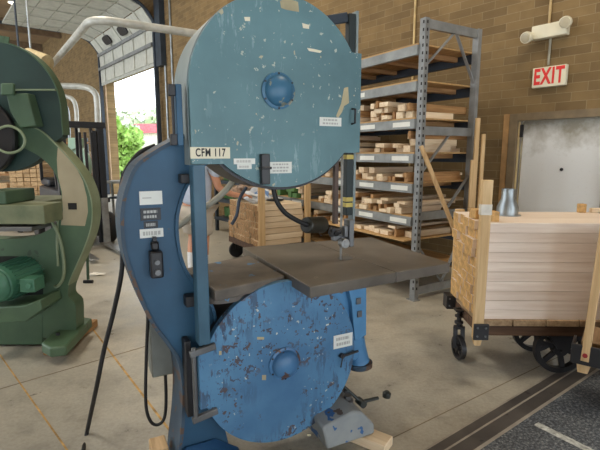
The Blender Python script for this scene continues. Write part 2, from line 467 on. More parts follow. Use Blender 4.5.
# conduits on the wall
c1 = tag(MB().cyl((WD-.016, wallp(551,8)[0], az+.09), (WD-.016, wallp(551,8)[0], CEIL-.01), .014, n=10).build('conduit', m_plain('tan_conduit', (176,152,108), .5)), 'thin tan conduit rising from the emergency light', 'pipe'); c1.rotation_euler = (0,0,WALLF.a)
sgz = wallp(549,76)[1]
c2 = tag(MB().cyl((WD-.016, wallp(550,52)[0], sgz+.12), (WD-.016, wallp(550,52)[0], az-.075), .014, n=10).build('conduit', M['hose']), 'short conduit between emergency light and exit sign', 'pipe'); c2.rotation_euler = (0,0,WALLF.a)
yy = wallp(415, 30)[0]
c3 = tag(MB().cyl((WD-.016, yy, .3), (WD-.016, yy, CEIL-.01), .016, n=10).build('conduit', m_plain('pale_conduit', (206,182,130), .5)), 'tall pale conduit on the brick behind the grey rack', 'pipe'); c3.rotation_euler = (0,0,WALLF.a)

# roll-up sectional door
ru = bpy.data.objects.new('door_2', None); COL.objects.link(ru); ru.rotation_euler = (0,0,WALLF.a); struct(ru)
x0 = WD-.14; PZ = RUT-.05
HZ = PZ+1.66
prof = [(x0, PZ), (x0, PZ+.56), (x0-.02, PZ+1.08), (x0-.32, PZ+1.48), (x0-.82, HZ-.02)]
xx = x0-1.40
while xx > 2.3: prof.append((xx, HZ)); xx -= .56
for i, (a, c) in enumerate(zip(prof[:-1], prof[1:])):
    pm = MB(); d = Vector((c[0]-a[0], 0, c[1]-a[1])); nrm = Vector((-d.z, 0, d.x)).normalized()*.045
    g = d.normalized()*.012
    P = [Vector((a[0], 0, a[1]))+g, Vector((c[0], 0, c[1]))-g]
    q = [P[0], P[1], P[1]-nrm, P[0]-nrm]
    pm.prism([(v.x, v.z) for v in q], ruR-.1, ruL+.1, 'y')
    pn = pm.build('door_panel', 'white_panel', ru)
    st = MB()
    for k2 in range(5):
        yk = ruR+(ruL-ruR)*(k2+.5)/5
        mid0 = P[0]+nrm*.5; mid1 = P[1]+nrm*.5
        st.bar((mid0.x, yk, mid0.z), (mid1.x, yk, mid1.z), .06, .03, (1,0,0) if abs(d.z) > abs(d.x) else (0,0,1))
    st.build('stile', 'white_panel', pn)
    if i == 2:
        for yk in (ruR+(ruL-ruR)*.70, ruR+(ruL-ruR)*.38):
            w_ = MB(); cpt = (P[0]+P[1])/2+nrm*.6
            dn = d.normalized(); nn = nrm.normalized()
            pts = []
            vs = []
            for kk in range(20):
                th = 2*PI*kk/20
                ex_ = abs(math.cos(th))**.6*math.copysign(1, math.cos(th))*.34; ez = abs(math.sin(th))**.6*math.copysign(1, math.sin(th))*.15
                vs.append(Vector((cpt.x, yk, cpt.z))+Vector((0, ex_, 0))+dn*ez)
            A = [w_.bm.verts.new(v) for v in vs]; B = [w_.bm.verts.new(v+nn*.03) for v in vs]
            w_.bm.faces.new(A); w_.bm.faces.new(B[::-1])
            for kk in range(20): w_.bm.faces.new((A[kk], B[kk], B[(kk+1)%20], A[(kk+1)%20]))
            w_.build('door_window', 'iron_dark', pn)
MB().span((x0+.002, ruR-.1, PZ-.08), (x0+.043, ruL+.1, PZ-.002)).build('bottom_seal', 'white_duct', ru)
for zz in (PZ+.5, PZ+1.0):
    MB().span((x0-.09, ruR-.1, zz-.05), (x0-.035, ruL+.1, zz+.05)).build('stiffener', 'rack', ru)
for yk in (ruR-.17, ruL+.17):
    tr = MB(); tr.span((x0-.05, yk-.05, .002), (x0+.06, yk+.05, PZ+1.0))
    tr.tube([(x0, yk, PZ+.98), (x0-.06, yk, PZ+1.2), (x0-.36, yk, PZ+1.52), (x0-.85, yk, HZ+.03), (x0-1.4, yk, HZ+.06)], .05, 8)
    tr.span((2.2, yk-.04, HZ), (x0-1.3, yk+.04, HZ+.09))
    tr.build('track', 'rack_dark', ru)
MB().span((WD-.03, ruL+.001, .0), (WD-.002, ruL+.13, RUT)).build('jamb', m_plain('tan_jamb', (190,160,130), .7), ru)
MB().span((x0-.02, ruR-.62, RUT-.2), (WD-.003, ruR-.24, RUT+2.2)).build('guide_column', 'rack_dark', ru)
# wall conduits right of the roll-up door
for j, (px, lab) in enumerate(((165,'left of two thin grey conduits beside the roll-up door'), (172,'right of two thin grey conduits beside the roll-up door'))):
    yk = wallp(px, 40)[0]
    c = tag(MB().cyl((WD-.03, yk, .01), (WD-.03, yk, 7.2), .03, n=10).build('conduit', M['galv']), lab, 'pipe', 'conduits beside the roll-up door'); c.rotation_euler = (0,0,WALLF.a)

# floor joints & trench
def strip(name, pts, mat, z0, h):
    b_ = MB(); b_.prism([(p.x, p.y) for p in pts], z0, z0+h, 'z'); return struct(b_.build(name, mat))
def jline(px0, px1, w, ext0=0, ext1=0):
    a = atz(*px0); c = atz(*px1); d = (c-a).normalized(); n = Vector((-d.y, d.x, 0))*w/2
    a = a-d*ext0; c = c+d*ext1
    return [a-n, c-n, c+n, a+n]
k = 10
for p0, p1, w, mm, e0, e1 in (((95,332),(167,427),.014,'joint_tan',3.0,2.5), ((65,370),(140,348),.010,'joint',2.5,0.2), ((405,432),(548,362),.006,'joint',2.0,2.0), ((0,355),(12,372),.01,'joint_tan',.5,1.5)):
    strip('trim_%d' % k, jline(p0, p1, w, e0, e1), mm, .0005, .001); k += 1
A0, A1 = atz(427,449), atz(563,368); B0, B1 = atz(448,449), atz(573,372); C0, C1 = atz(478,449), atz(587,379)
dA = (A1-A0).normalized()
def ext(p, a): return p+dA*a
nA = Vector((dA.y, -dA.x, 0))
wB = (B0-A0).dot(nA); wC = (C0-A0).dot(nA)
def band(o0, o1, nm, mat, z0, h):
    return strip(nm, [A0+nA*o0-dA*2.2, A0+nA*o0+dA*6, A0+nA*o1+dA*6, A0+nA*o1-dA*2.2], mat, z0, h)
band(.006, wB-.006, 'trim_20', 'trench', .0005, .002)
band(wB+.006, wC-.008, 'trim_21', 'trench', .0005, .002)
band(wB-.006, wB+.006, 'trim_22', 'trench_edge', .0005, .003)
band(wC-.008, wC+.012, 'trim_23', 'trench_edge', .0005, .003)
band(-.006, .006, 'trim_24', 'trench_edge', .0005, .002)
band(wC+.012, 4.5, 'floor_2', 'slab', .0003, .002)
strip('trim_25', jline((536,424),(600,456),.05,.0,.6), m_plain('worn_paint_line', (166,170,168), .8, 0, .3, 30), .0024, .0006)

# ================================================================== BLUE BAND SAW
S = thing('band_saw', 'tall old blue band saw in the middle of the shop floor', 'machine', SAWF.o, SAWF.a)
YF = -.17
def sp(px, py, ly=YF): return SAWF.on_y(px, py, ly)
# column
outer = [(-.22,1.76),(-.36,1.715),(-.46,1.665),(-.56,1.61),(-.645,1.545),(-.69,1.45),(-.714,1.35),(-.718,1.25),(-.707,1.14),(-.668,.985),(-.617,.84),(-.553,.725),(-.500,.615),(-.487,.47),(-.498,.30),(-.522,.14),(-.54,.0)]
inner = [(-.25,.0),(-.27,.12),(-.30,.30),(-.31,.5),(-.32,.80),(-.36,.92),(-.41,.99),(-.455,1.065),(-.480,1.16),(-.487,1.26),(-.477,1.345),(-.435,1.455),(-.36,1.545),(-.22,1.60)]
def smoothpts(P, sub=4):
    Q = []; P = [Vector((a, 0, c)) for a, c in P]
    for i in range(len(P)-1):
        a = P[max(i-1,0)]; b_ = P[i]; c = P[i+1]; d = P[min(i+2,len(P)-1)]
        for q in range(sub):
            t = q/sub; v = .5*((2*b_)+(c-a)*t+(2*a-5*b_+4*c-d)*t*t+(3*b_-a-3*c+d)*t**3); Q.append((v.x, v.z))
    Q.append((P[-1].x, P[-1].z)); return Q
so = smoothpts(outer); si = smoothpts(inner)
colm = MB().prism(so+si, -.05, .15, 'y').build('column', 'blue_mid', S, .012)
# raised outer flange of the casting
fl = MB()
for a, c in zip(so[6:-1], so[7:]):
    fl.bar((a[0], .05, a[1]), (c[0], .05, c[1]), .23, .016, (1,0,0))
fl.build('flange', 'rust', colm)
# throat lip
fl = MB()
for a, c in zip(si[14:-2], si[15:-1]):
    fl.bar((a[0], .05, a[1]), (c[0], .05, c[1]), .24, .014, (1,0,0))
fl.build('flange', 'blue_mid', colm)
# foot of the column, reaching forward
ft = MB()
P = [(-.535,0),(-.535,.05),(-.5,.17),(-.34,.17),(-.215,.08),(-.20,.0)]
ft.prism(P, -.26, -.051, 'y')
for v in ft.bm.verts:
    if v.co.y < -.2: v.co.z *= .45
ft.build('foot', 'blue_base', S, .012)
# lower frame behind the wheel cover
lf = MB(); pts = [(.405*math.cos(t), .551+.405*math.sin(t)) for t in [2*PI*k/48 for k in range(48)]]
lf.prism(pts, -.125, .11, 'y'); lf.build('lower_frame', 'iron_dark', S, .004)
# upper wheel housing + door
def circ_arc(cx, cz, r, a0, a1, n): return [(cx+r*math.cos(a0+(a1-a0)*k/n), cz+r*math.sin(a0+(a1-a0)*k/n)) for k in range(n+1)]
UC, UR = 1.876, .433
def upper_outline(g=0.0):
    r = UR+g; P = []
    a1 = math.asin((1.555-UC)/r); aL = PI-a1
    P += [(-.433-g, 1.555-g)]
    a_l = -PI-math.asin((1.555-UC)/r)     # left crossing
    a_r = math.asin((1.605-UC)/r)
    P += circ_arc(0, UC, r, a_l, a_r, 36)
    P += [(.432+g, 1.605), (.432+g, 2.092)]
    a_t = math.asin((2.092-UC)/r)
    P += circ_arc(0, UC, r, a_t, PI, 48)
    return P
MB().prism(upper_outline(.004), -.142, .12, 'y').build('wheel_housing', 'rim', S)
uc = MB().prism(upper_outline(), YF, -.143, 'y').build('wheel_cover', 'blue_upper', S, .006)
tr = MB()
P = upper_outline(.008)
arc = P[1:38]
for a, c in zip(arc[:-1], arc[1:]): tr.bar((a[0], -.02, a[1]), (c[0], -.02, c[1]), .26, .012, (0,1,0) if abs(a[0]-c[0]) < 1e-4 else (0,0,1))
tr.build('rim_band', 'iron_dark', S)
def hub(parent, x, z, r, name_mat):
    h = MB(); h.lathe([(r*1.18, 0), (r*1.18, .008), (r*1.02, .012)], (x, YF-.0005, z), (0,-1,0), 36)
    f = h.build('hub_flange', name_mat, parent, smooth=True, sharp=30)
    h = MB(); h.dome((x, YF-.011, z), (0,-1,0), r, r*.62, 36, 10); h.build('hub_cap', name_mat, f, smooth=True, sharp=60)
    h = MB()
    for k2 in range(6):
        a = PI/6+k2*PI/3; h.cyl((x+r*1.1*math.cos(a), YF-.008, z+r*1.1*math.sin(a)), (x+r*1.1*math.cos(a), YF-.013, z+r*1.1*math.sin(a)), .005, n=8)
    h.build_each('rivet', 'iron_dark', f); return f
hx, hz = sp(278, 91)
hub(uc, hx, hz, .070, 'hub_upper')
# bare scuffs on the upper cover as flat patches
def flat(parent, poly_px, mat, name, th=.0012, y=YF):
    m_ = MB(); m_.prism([SAWF.on_y(a, c, y) for a, c in poly_px], y-th, y-.0002, 'y'); return m_.build(name, mat, parent)
flat(uc, [(280,1),(286,-2),(298,2),(299,12),(287,10),(281,8)], 'bare', 'paint_chip')
flat(uc, [(307,48),(314,49),(322,51),(320,53),(309,51)], 'label', 'paint_chip')
flat(uc, [(344,88),(348,87),(349,103),(344,106),(342,112),(338,118),(336,116),(341,104)], 'bare', 'paint_chip')
flat(uc, [(244,17),(250,17),(250,21),(245,21)], 'label', 'paint_chip')
flat(uc, [(302,23),(309,25),(309,29),(303,28)], 'label', 'paint_chip')
# four bright corners scuff and light smear are left to the paint material
# signs
def sign_px(parent, x0_, y0_, x1_, y1_, mat, name, y=YF, th=.003):
    a = SAWF.on_y(x0_, y0_, y); c = SAWF.on_y(x1_, y1_, y)
    m_ = MB(); m_.span((a[0], y-th, c[1]), (c[0], y-.0004, a[1])); return m_.build(name, mat, parent), a, c
def lines_on(parent, a, c, n, mat, y, th=.0042, seed=1, m0=.12):
    rnd = random.Random(seed); m_ = MB(); H_ = a[1]-c[1]; W_ = c[0]-a[0]
    for i in range(n):
        z = a[1]-H_*(i+.75)/(n+.5); x = a[0]+W_*(m0+rnd.uniform(0,.05)); e = c[0]-W_*(m0+rnd.uniform(0,.08))
        while x < e:
            w = W_*rnd.uniform(.06,.14); m_.span((x, y-th, z-H_*.11/n*2), (min(x+w, e), y-th+.001, z+H_*.11/n*2)); x += w+W_*.035
    m_.build('lettering', mat, parent)
sg, a, c = sign_px(uc, 190, 147, 230, 158.5, 'label', 'number_sign'); 
text_mesh('lettering', 'CFM 117', .048, 'ink', sg, ((a[0]+c[0])/2, YF-.0036, (a[1]+c[1])/2), (PI/2,0,0), .68, .0005, .022)
for (q, n, nm) in (((233.5,158.5,255,164), 1, 'warning_label'), ((237,164.3,251.5,169), 1, 'warning_label'), ((269.5,162,291.5,173), 3, 'warning_label'), ((319.5,117,341,126.5), 2, 'warning_label')):
    sg, a, c = sign_px(uc, *q, 'label_w', nm); lines_on(sg, a, c, n, 'ink_grey', YF, seed=n)
# latch at bottom of the upper cover and the handle at right
m_ = MB(); a = sp(259,154); c = sp(268,184)
m_.span((a[0], YF-.03, c[1]), (c[0], YF-.001, a[1])); m_.span((a[0]-.004, YF-.038, (a[1]+c[1])/2-.0), (c[0]+.006, YF-.001, (a[1]+c[1])/2+.012))
m_.build('latch', 'black_box', uc, .004)
a = sp(352.5,109); c = sp(352.5,124)
MB().tube([(a[0]-.003, YF-.001, a[1]), (a[0]-.003, YF-.03, a[1]-.003), (a[0]-.003, YF-.03, c[1]+.003), (a[0]-.003, YF-.001, c[1])], .0055, 8, False).build('pull_handle', 'iron_dark', uc)
# upper hinge rail at the left
a = sp(179, 85, -.12); c = sp(179, 146, -.12)
hg = MB(); hg.span((a[0]-.022, -.15, c[1]), (a[0]+.004, -.09, a[1])).build('hinge_rail', 'blue_mid', S, .003)
m_ = MB(); m_.cyl((a[0]-.034, -.14, c[1]+.01), (a[0]-.034, -.14, a[1]-.01), .006, n=10); m_.span((a[0]-.05, -.155, a[1]-.05), (a[0]-.0225, -.125, a[1]-.002)); m_.span((a[0]-.05, -.155, c[1]+.002), (a[0]-.0225, -.125, c[1]+.05))
m_.build('hinge_pin', 'iron_dark', S, .003)
# blade guard post at the left
a = sp(196.5, 166, -.15); c = sp(200.5, 340, -.15)
pg = MB().span((a[0]-.027, -.19, .735), (a[0]+.027, -.12, 1.553)).build('guard_post', 'teal_bar', S, .004)
m_ = MB(); m_.span((-.47, -.118, 1.47), (a[0]-.02, -.055, 1.51)); m_.span((-.47, -.118, .90), (a[0]+.0, -.056, .95)); m_.span((-.40, -.118, 1.03), (a[0]+.0, -.057, 1.05))
m_.build_each('guard_bracket', 'iron_dark', S, .004)
# lower wheel cover
LC, LR = .551, .425
P = circ_arc(0, LC, LR, -(PI-.33), PI-.33, 80)
P += [(-.434, LC+.14), (-.434, LC-.14)]
lc = MB().prism(P, YF, -.13, 'y').build('wheel_cover', 'blue_lower', S, .006)
hx, hz = sp(284.5, 363)
hub(lc, hx, hz, .073, 'hub_lower')
sg, a, c = sign_px(lc, 333.5,336,352,345, 'label_w', 'warning_label'); lines_on(sg, a, c, 2, 'ink_grey', YF, seed=8)
for q in ((257,337,264,339.5),(219,351,221.5,355),(262,375,266,380),(307,434,311,436)): flat(lc, [(q[0],q[1]),(q[2],q[1]),(q[2],q[3]),(q[0],q[3])], 'bare', 'paint_chip')
# lower hinge
a = sp(193, 340); 
m_ = MB(); m_.cyl((a[0]-.002, YF-.012, .37), (a[0]-.002, YF-.012, .73), .011, n=12)
for zz in (.71, .385):
    m_.bar((a[0]-.02, YF-.012, zz-.01), (a[0]+.10, YF-.012, zz+.01), .022, .03)
m_.build('hinge', 'steel_dull', S, .003)
MB().span((a[0]-.028, -.125, .36), (a[0]-.0, -.052, .74)).build('hinge_block', 'iron_dark', S, .004)
# latch handle on lower cover
a = sp(341, 355); c = sp(354, 349.5)
m_ = MB(); m_.cyl((a[0], YF-.0005, a[1]), (a[0], YF-.02, a[1]), .014, n=16); m_.cyl((a[0], YF-.018, a[1]), (c[0]+.01, YF-.026, c[1]), .007, n=10); m_.cyl((a[0], YF-.018, a[1]), (a[0]-.012, YF-.02, a[1]-.06), .004, n=8)
m_.build('latch_handle', 'iron_dark', lc, smooth=True)
# housing to the right of the lower wheel
P = [(.16,.90),(.16,.97),(.50,.97),(.51,.60),(.515,.53),(.50,.47),(.46,.44),(.30,.52)]
lh = MB().prism(P, -.128, .14, 'y').build('blade_housing', 'blue_box', S, .008)
MB().prism([(.36,.96),(.498,.96),(.506,.60),(.43,.58),(.405,.80)], -.166, -.1285, 'y').build('side_panel', 'blue_box', lh, .004)
m_ = MB()
for px, py in ((356,301),(357,314)):
    x_, z_ = sp(px, py); m_.span((x_+.002, YF-.006, z_-.02), (x_+.03, YF+.003, z_+.015))
x_, z_ = sp(341, 291.5); m_.cyl((x_, YF-.008, z_), (x_, YF+.004, z_), .010, n=12)
m_.build_each('catch', 'steel_dull', lh, .002)
# dust chute
x_, z_ = sp(358, 362, -.08)
dc = MB(); dc.tube([(x_-.02, -.075, z_+.16), (x_-.01, -.075, z_+.09), (x_+.002, -.08, z_+.02), (x_+.008, -.085, z_-.005)], lambda t: .052+.012*t, 20, True, 4)
dcp = dc.build('dust_chute', 'blue_box', S, smooth=True)
MB().lathe([(.060,0),(.071,.002),(.073,.03),(.066,.032)], (x_+.010, -.087, z_-.028), (-.05,.05,1), 28).build('collar', 'rust', dcp, smooth=True, sharp=30)
# tables
TZ = 1.0; TT = .055
tb = MB(); T0 = [(.036,-.375),(.945,-.326),(1.02,.52),(.062,.60)]
slot_i = ((.545,.05),(.555,-.347))
tb.prism([(.036,-.375),(.551,-.3475),(.551,.56),(.062,.60)], TZ-TT, TZ, 'z')
tb.prism([(.554,-.3473),(.945,-.326),(1.02,.52),(.554,.56)], TZ-TT, TZ, 'z')
tab = tb.build('table', 'iron', S, .004)
MB().cyl((.49, .04, TZ+.0003), (.49, .04, TZ+.0015), .045, n=24).build('table_insert', 'steel_dull', tab)
m_ = MB(); m_.prism([(.16,-.12),(.62,-.12),(.62,.3),(.16,.3)], .971, TZ-TT-.001, 'z')
m_.build('table_trunnion', 'iron_dark', S)
wt = MB(); wt.prism([(-.36,-.208),(.028,-.118),(.028,.40),(-.385,.26)], TZ-.062, TZ-.008, 'z'); wt.build('wing_table', 'iron_edge', S, .006)
# ledge of timber under the wing
wl = MB(); wl.prism(smoothpts([(-.37,-.06),(-.36,-.13),(-.28,-.155),(-.10,-.12),(.02,-.075)],3)+[(.02,.2),(-.36,.2)], .905, .936, 'z'); wl.build('wing_ledge', 'iron_edge', S, .004)
# guide post etc
gx, _ = sp(350, 180, .05)
gp = MB().span((gx-.032, .035, 1.25), (gx+.010, .075, 2.345)).build('guide_post', m_plain('dark_green_bar', (26,40,42), .5), S, .003)
MB().span((gx+.011, .03, 1.20), (gx+.026, .08, 2.36)).build('post_edge', 'rim', gp, .002)
m_ = MB()
for py in (157, 199.5, 205):
    z_ = sp(350, py, .03)[1]; m_.span((gx-.034, .033, z_-.012), (gx+.027, .081, z_+.012))
m_.build_each('tape_band', 'yellow', gp)
a = sp(331, 21, .06); MB().bar((a[0]-.05, .06, a[1]-.01), (gx-.033, .06, a[1]+.03), .03, .05).build('tie_bar', 'rack_dark', S, .003)
bx_, _ = sp(335.5, 185, .0)
MB().span((bx_-.013, -.012, 1.215), (bx_+.013, .012, 1.60)).build('blade_guard_bar', 'brown_bar', S, .002)
BX = sp(341, 240, .0)[0]
MB().span((BX+.0, -.010, 1.002), (BX+.0012, .012, 1.60)).build('blade', 'steel', S)
# guide assembly
g = MB(); c0 = sp(343, 241, -.02)
g.cyl((c0[0], -.05, c0[1]-.01), (c0[0], -.005, c0[1]-.01), .027, n=24); g.cyl((c0[0], -.056, c0[1]-.01), (c0[0], -.05, c0[1]-.01), .015, n=20)
g.build('guide_wheel', 'steel', S, .003)
g = MB(); g.span((c0[0]+.030, -.04, c0[1]-.035), (c0[0]+.062, .025, c0[1]+.12)); g.span((c0[0]-.05, -.004, c0[1]+.0), (c0[0]+.029, .03, c0[1]+.03)); g.span((c0[0]+.005, -.03, c0[1]+.02), (c0[0]+.029, .0, c0[1]+.085))
g.build('guide_bracket', 'steel_dull', S, .005)
g = MB(); g.cyl((c0[0]-.075, .0, c0[1]+.045), (c0[0]-.01, .0, c0[1]+.055), .02, n=14); g.cyl((c0[0]-.045, -.03, c0[1]+.045), (c0[0]-.045, .03, c0[1]+.07), .016, n=12); g.span((c0[0]-.07, -.02, c0[1]+.03), (c0[0]-.035, .02, c0[1]+.075))
g.build('guide_clamp', 'iron_dark', S, .003)
# work-light canister and its goose-neck
a = sp(303.5, 224, -.02); c = sp(325, 225.5, -.02)
w_ = MB(); w_.cyl((a[0], -.05, a[1]-.002), (c[0], .01, c[1]), .043, .047, 28); wo = w_.build('lamp_canister', m_plain('dark_olive', (46,46,40), .4), S, .006, True)
e = MB(); e.tube([(sp(273,187,-.04)[0], -.04, 1.452), (sp(275,199,-.04)[0], -.05, sp(275,199,-.05)[1]), (sp(284,212,-.05)[0], -.055, sp(284,212,-.05)[1]), (sp(296,220,-.05)[0], -.055, sp(296,220,-.05)[1]), (a[0]+.005, -.052, a[1])], .0125, 12)
e.build('goose_neck', 'black', wo, smooth=True)
# grey air hose through the throat
h = MB(); h.tube([(-.52, .22, 1.19), (-.42, .20, 1.235), (-.36, .19, 1.28), (-.22, .18, 1.37), (-.13, .17, 1.47), (-.1, .17, 1.60)], .016, 12); h.build('air_hose', 'hose', S, smooth=True)
MB().tube([(-.05, .2, 1.42), (-.09, .2, 1.36), (-.11, .2, 1.27), (-.14, .2, 1.22)], .009, 8).build('thin_hose', 'rack_dark', S, smooth=True)
# labels and switch on the column
CY = -.0515
for q, mm, n, ink in (((139,191.5,162.5,204), 'label_w', 0, None), ((139.5,229.5,163.5,236.5), 'label_w', 1, 'ink')):
    sg, a, c = sign_px(colm, *q, mm, 'column_label', CY, .002)
    if n: lines_on(sg, a, c, n, 'ink_grey', CY, .0032, 4)
    else:
        l_ = MB(); l_.span((a[0]+.012, CY-.003, a[1]-.032), (a[0]+.05, CY-.0021, a[1]-.027)); l_.build('lettering', 'ink_grey', sg)
sg, a, c = sign_px(colm, 140,208.5,161,219.5, 'plate', 'name_plate', CY, .004); lines_on(sg, a, c, 2, 'plate_ink', CY, .0052, 5)
sg, a, c = sign_px(colm, 143.5,221.5,158,227.5, 'plate', 'number_plate', CY, .004); lines_on(sg, a, c, 1, 'plate_ink', CY, .0052, 6)
a = sp(148,250,CY); c = sp(162,275,CY)
sw = MB(); sw.span((a[0], CY-.055, c[1]), (c[0], CY-.001, a[1])); sw.span((a[0]+.01, CY-.04, a[1]+.002), (c[0]-.012, CY-.001, a[1]+.04)); swb = sw.build('switch_box', 'black_box', colm, .008)
m_ = MB(); m_.cyl(((a[0]+c[0])/2, CY-.056, c[1]+.03), ((a[0]+c[0])/2, CY-.07, c[1]+.03), .013, n=16); m_.cyl(((a[0]+c[0])/2, CY-.056, c[1]+.075), ((a[0]+c[0])/2, CY-.068, c[1]+.075), .011, n=16); m_.build_each('push_button', 'steel_dull', swb)
m_ = MB(); m_.span((a[0]+.02, CY-.03, a[1]+.042), (c[0]-.02, CY-.001, a[1]+.06)); m_.build('gland', 'iron_dark', swb)
# grey electrical box behind the column foot and its cable loop
a = SAWF.on_y(146, 316, .28); c = SAWF.on_y(186, 361, .28)
MB().span((a[0], .16, c[1]), (c[0]+.06, .30, a[1]+.05)).build('electrical_box', 'grey_box', S, .006)
q = [SAWF.on_y(px, py, .24) for px, py in ((146,300),(145,340),(144,395),(148,414),(155,419),(162,413),(164,395),(163,364))]
MB().tube([(x_, .15 if i == 0 else .18, z_) for i, (x_, z_) in enumerate(q)], .0085, 8).build('cable_loop', 'black', S, smooth=True)
# right hand foot
rf = MB(); rf.prism([(.17,.23),(.36,.28),(.42,.25),(.50,.13),(.505,.07),(.49,.062),(.20,.062)], -.27, .05, 'y')
for v in rf.bm.verts:
    if v.co.y < -.1 and v.co.z > .1: v.co.z = .1+(v.co.z-.1)*.75
rfo = rf.build('foot', 'blue_foot', S, .02)
m_ = MB()
for bx2, by in ((.40,-.15),(.46,-.04)):
    zz = .235 if bx2 < .43 else .20
    m_.cyl((bx2, by, zz-.03), (bx2, by, zz+.025), .022, n=6); m_.cyl((bx2, by, zz-.03), (bx2, by, zz-.0), .032, n=20)
m_.build_each('anchor_bolt', 'steel_dull', rfo)
# brake pedal
pl = SAWF.on_y
p1 = pl(346,388,-.05); p2 = pl(361,402,-.10); p3 = pl(378,398,-.10); p4 = pl(388,394,-.10)
m_ = MB(); m_.cyl((p1[0]-.05, -.0, p1[1]+.05), (p2[0], -.10, p2[1]), .010, n=12); m_.cyl((p2[0], -.10, p2[1]), (p3[0], -.10, p3[1]), .012, .010, 12); m_.cyl((p2[0], -.13, p2[1]-.002), (p2[0], -.07, p2[1]-.002), .022, n=16)
m_.lathe([(.006,0),(.024,.003),(.026,.03),(.012,.042)], (p4[0]-.012, -.10, p4[1]-.02), (.1,0,1), 18)
m_.build('brake_pedal', m_plain('pedal_iron', (66,72,72), .45, .4), S, smooth=True, sharp=35)
# blocks under the feet
wb = thing('wood_block', 'pale wood block wedged under right foot of the blue saw', 'block', SAWF.w(.42,-.12,0), SAWF.a-R(62))
MB().span((-.0, -.06, .002), (.26, .05, .058)).build('block', 'wood', wb, .004)
wb2 = tag(MB().span((-.04,-.06,.0),(.04,.06,.15)).build('wood_block', 'wood_y', None, .006), 'weathered timber block beside left foot of the blue saw', 'block')
wb2.location = SAWF.w(-.60,.06,.002); wb2.rotation_euler = (0,0,SAWF.a)
# drop cable at the left
cb = MB(); w0 = SAWF.w(-.735,.20,1.42)
pts = [SAWF.w(-.52,.20,1.64), SAWF.w(-.60,.20,1.60), SAWF.w(-.672,.20,1.50), SAWF.w(-.69,.20,1.40), SAWF.w(-.70,.20,1.24)]
for (px, py, Y) in ((122,268,2.1),(114,310,2.13),(104,350,2.15),(97,385,2.17)): pts.append(aty(px, py, Y))
fp = atz(87,432,.014); pts += [fp, atz(82,458,.014), atz(72,520,.014)]
o = tag(cb.build('x', 'black') if False else MB().tube(pts, .0115, 10).build('power_cable', 'black', None, smooth=True), 'black power cable hanging from blue saw column to the floor', 'cable')

# ================================================================== GREEN BAND SAW (left)
GY = 3.62
G = thing('band_saw', 'green band saw cut by the left edge, beige patch on its arched frame', 'machine', (-2.3, GY, 0), 0)
def gp_(px, py, y=GY-.06): p = aty(px, py, y); return (p.x+2.3, p.z)
def gpoly(pix, y0, y1, name, mat, parent=G, bev=.01, sub=4):
    pts = [gp_(a, c, y0+GY) for a, c in pix]
    return MB().prism(smoothpts(pts, sub) if sub else pts, y0, y1, 'y').build(name, mat, parent, bev)
# upper wheel guard disc
c0 = gp_(-4,108); rr = gp_(59.5,108)[0]-c0[0]
P = circ_arc(c0[0], c0[1], rr, -PI*.5, 0.0, 12)
P = [(c0[0]+rr, c0[1]-.22)]+circ_arc(c0[0], c0[1], rr, 0.0, PI*1.5, 60)+[(c0[0]+.0, c0[1]-rr)]+circ_arc(c0[0], c0[1], rr, -PI*.5, -PI*.18, 10)
wgd = MB().prism(P, -.05, .04, 'y').build('wheel_guard', 'green_dark', G, .006)
rb = MB()
arc = circ_arc(c0[0], c0[1], rr+.006, 0, PI*.9, 40); arc = [(c0[0]+rr+.006, c0[1]-.2)]+arc
for a, c in zip(arc[:-1], arc[1:]): rb.bar((a[0], -.005, a[1]), (c[0], -.005, c[1]), .10, .010, (1,0,0))
rb.build('guard_rim', 'green', wgd)
m_ = MB(); a = gp_(2,90); c = gp_(56,90); m_.span((a[0], -.075, a[1]-.006), (c[0], -.051, a[1]+.006)); m_.build('stiffener', 'green_edge', wgd)
gpoly([(6,94),(27,93),(36,126),(20,128),(10,112)], -.16, -.052, 'wheel_bracket', 'green', G, .008, 0)
gpoly([(0,83),(13,83),(13,95),(0,95)], -.2, -.165, 'bearing_cap', 'green', G, .01, 0)
m_ = MB(); wc = gp_(8,150); 
m_.lathe([(.10,0),(.29,.0),(.30,.01),(.30,.05),(.29,.06),(.10,.06)], (wc[0]-.18, -.10, wc[1]+.10), (0,-1,0), 40); m_.build('band_wheel', 'black_box', G, smooth=True, sharp=30)
q = [gp_(px, py, GY-.2) for px, py in ((-6,131),(8,126),(20,131),(25,141),(20,150),(8,153),(-4,148))]
MB().tube([(x_, -.2, z_) for x_, z_ in q], .01, 8).build('hose_loop', 'green_edge', G, smooth=True)
# arched frame
outp = [(a-4 if a > 55 else a, c) for a, c in [(-30,126),(0,122),(20,123),(40,130),(58,142),(75,160),(88,178),(95,196),(97,212),(95,230),(88,250),(79,270),(73,285),(72,296),(79,304),(80,320),(80,338)]]
inp = [(43,338),(43,320),(43,280),(40,266),(30,258),(10,256),(-30,256),(-30,240),(12,239),(34,236),(48,230),(58,222),(62,205),(60,188),(54,172),(44,160),(30,151),(12,145),(-30,142)]
fr = gpoly_pts = None
po = smoothpts([gp_(a, c) for a, c in outp], 4); pi_ = smoothpts([gp_(a, c) for a, c in inp], 4)
frm = MB().prism(po+pi_, -.06, .08, 'y').build('arched_frame', 'green', G, .015)
rb = MB()
for a, c in zip(po[4:48], po[5:49]): rb.bar((a[0]-.004, .01, a[1]), (c[0]-.004, .01, c[1]), .15, .010, (1,0,0))
rb.build('frame_edge', 'green_edge', frm)
pt = [gp_(a, c, GY-.06) for a, c in ((58,146),(65,152),(75,165),(83,181),(87,197),(88,212),(85,226),(61,225),(63,210),(62,192),(58,176),(57,160))]
MB().prism(pt, -.0625, -.0602, 'y').build('primer_patch', 'primer', frm)
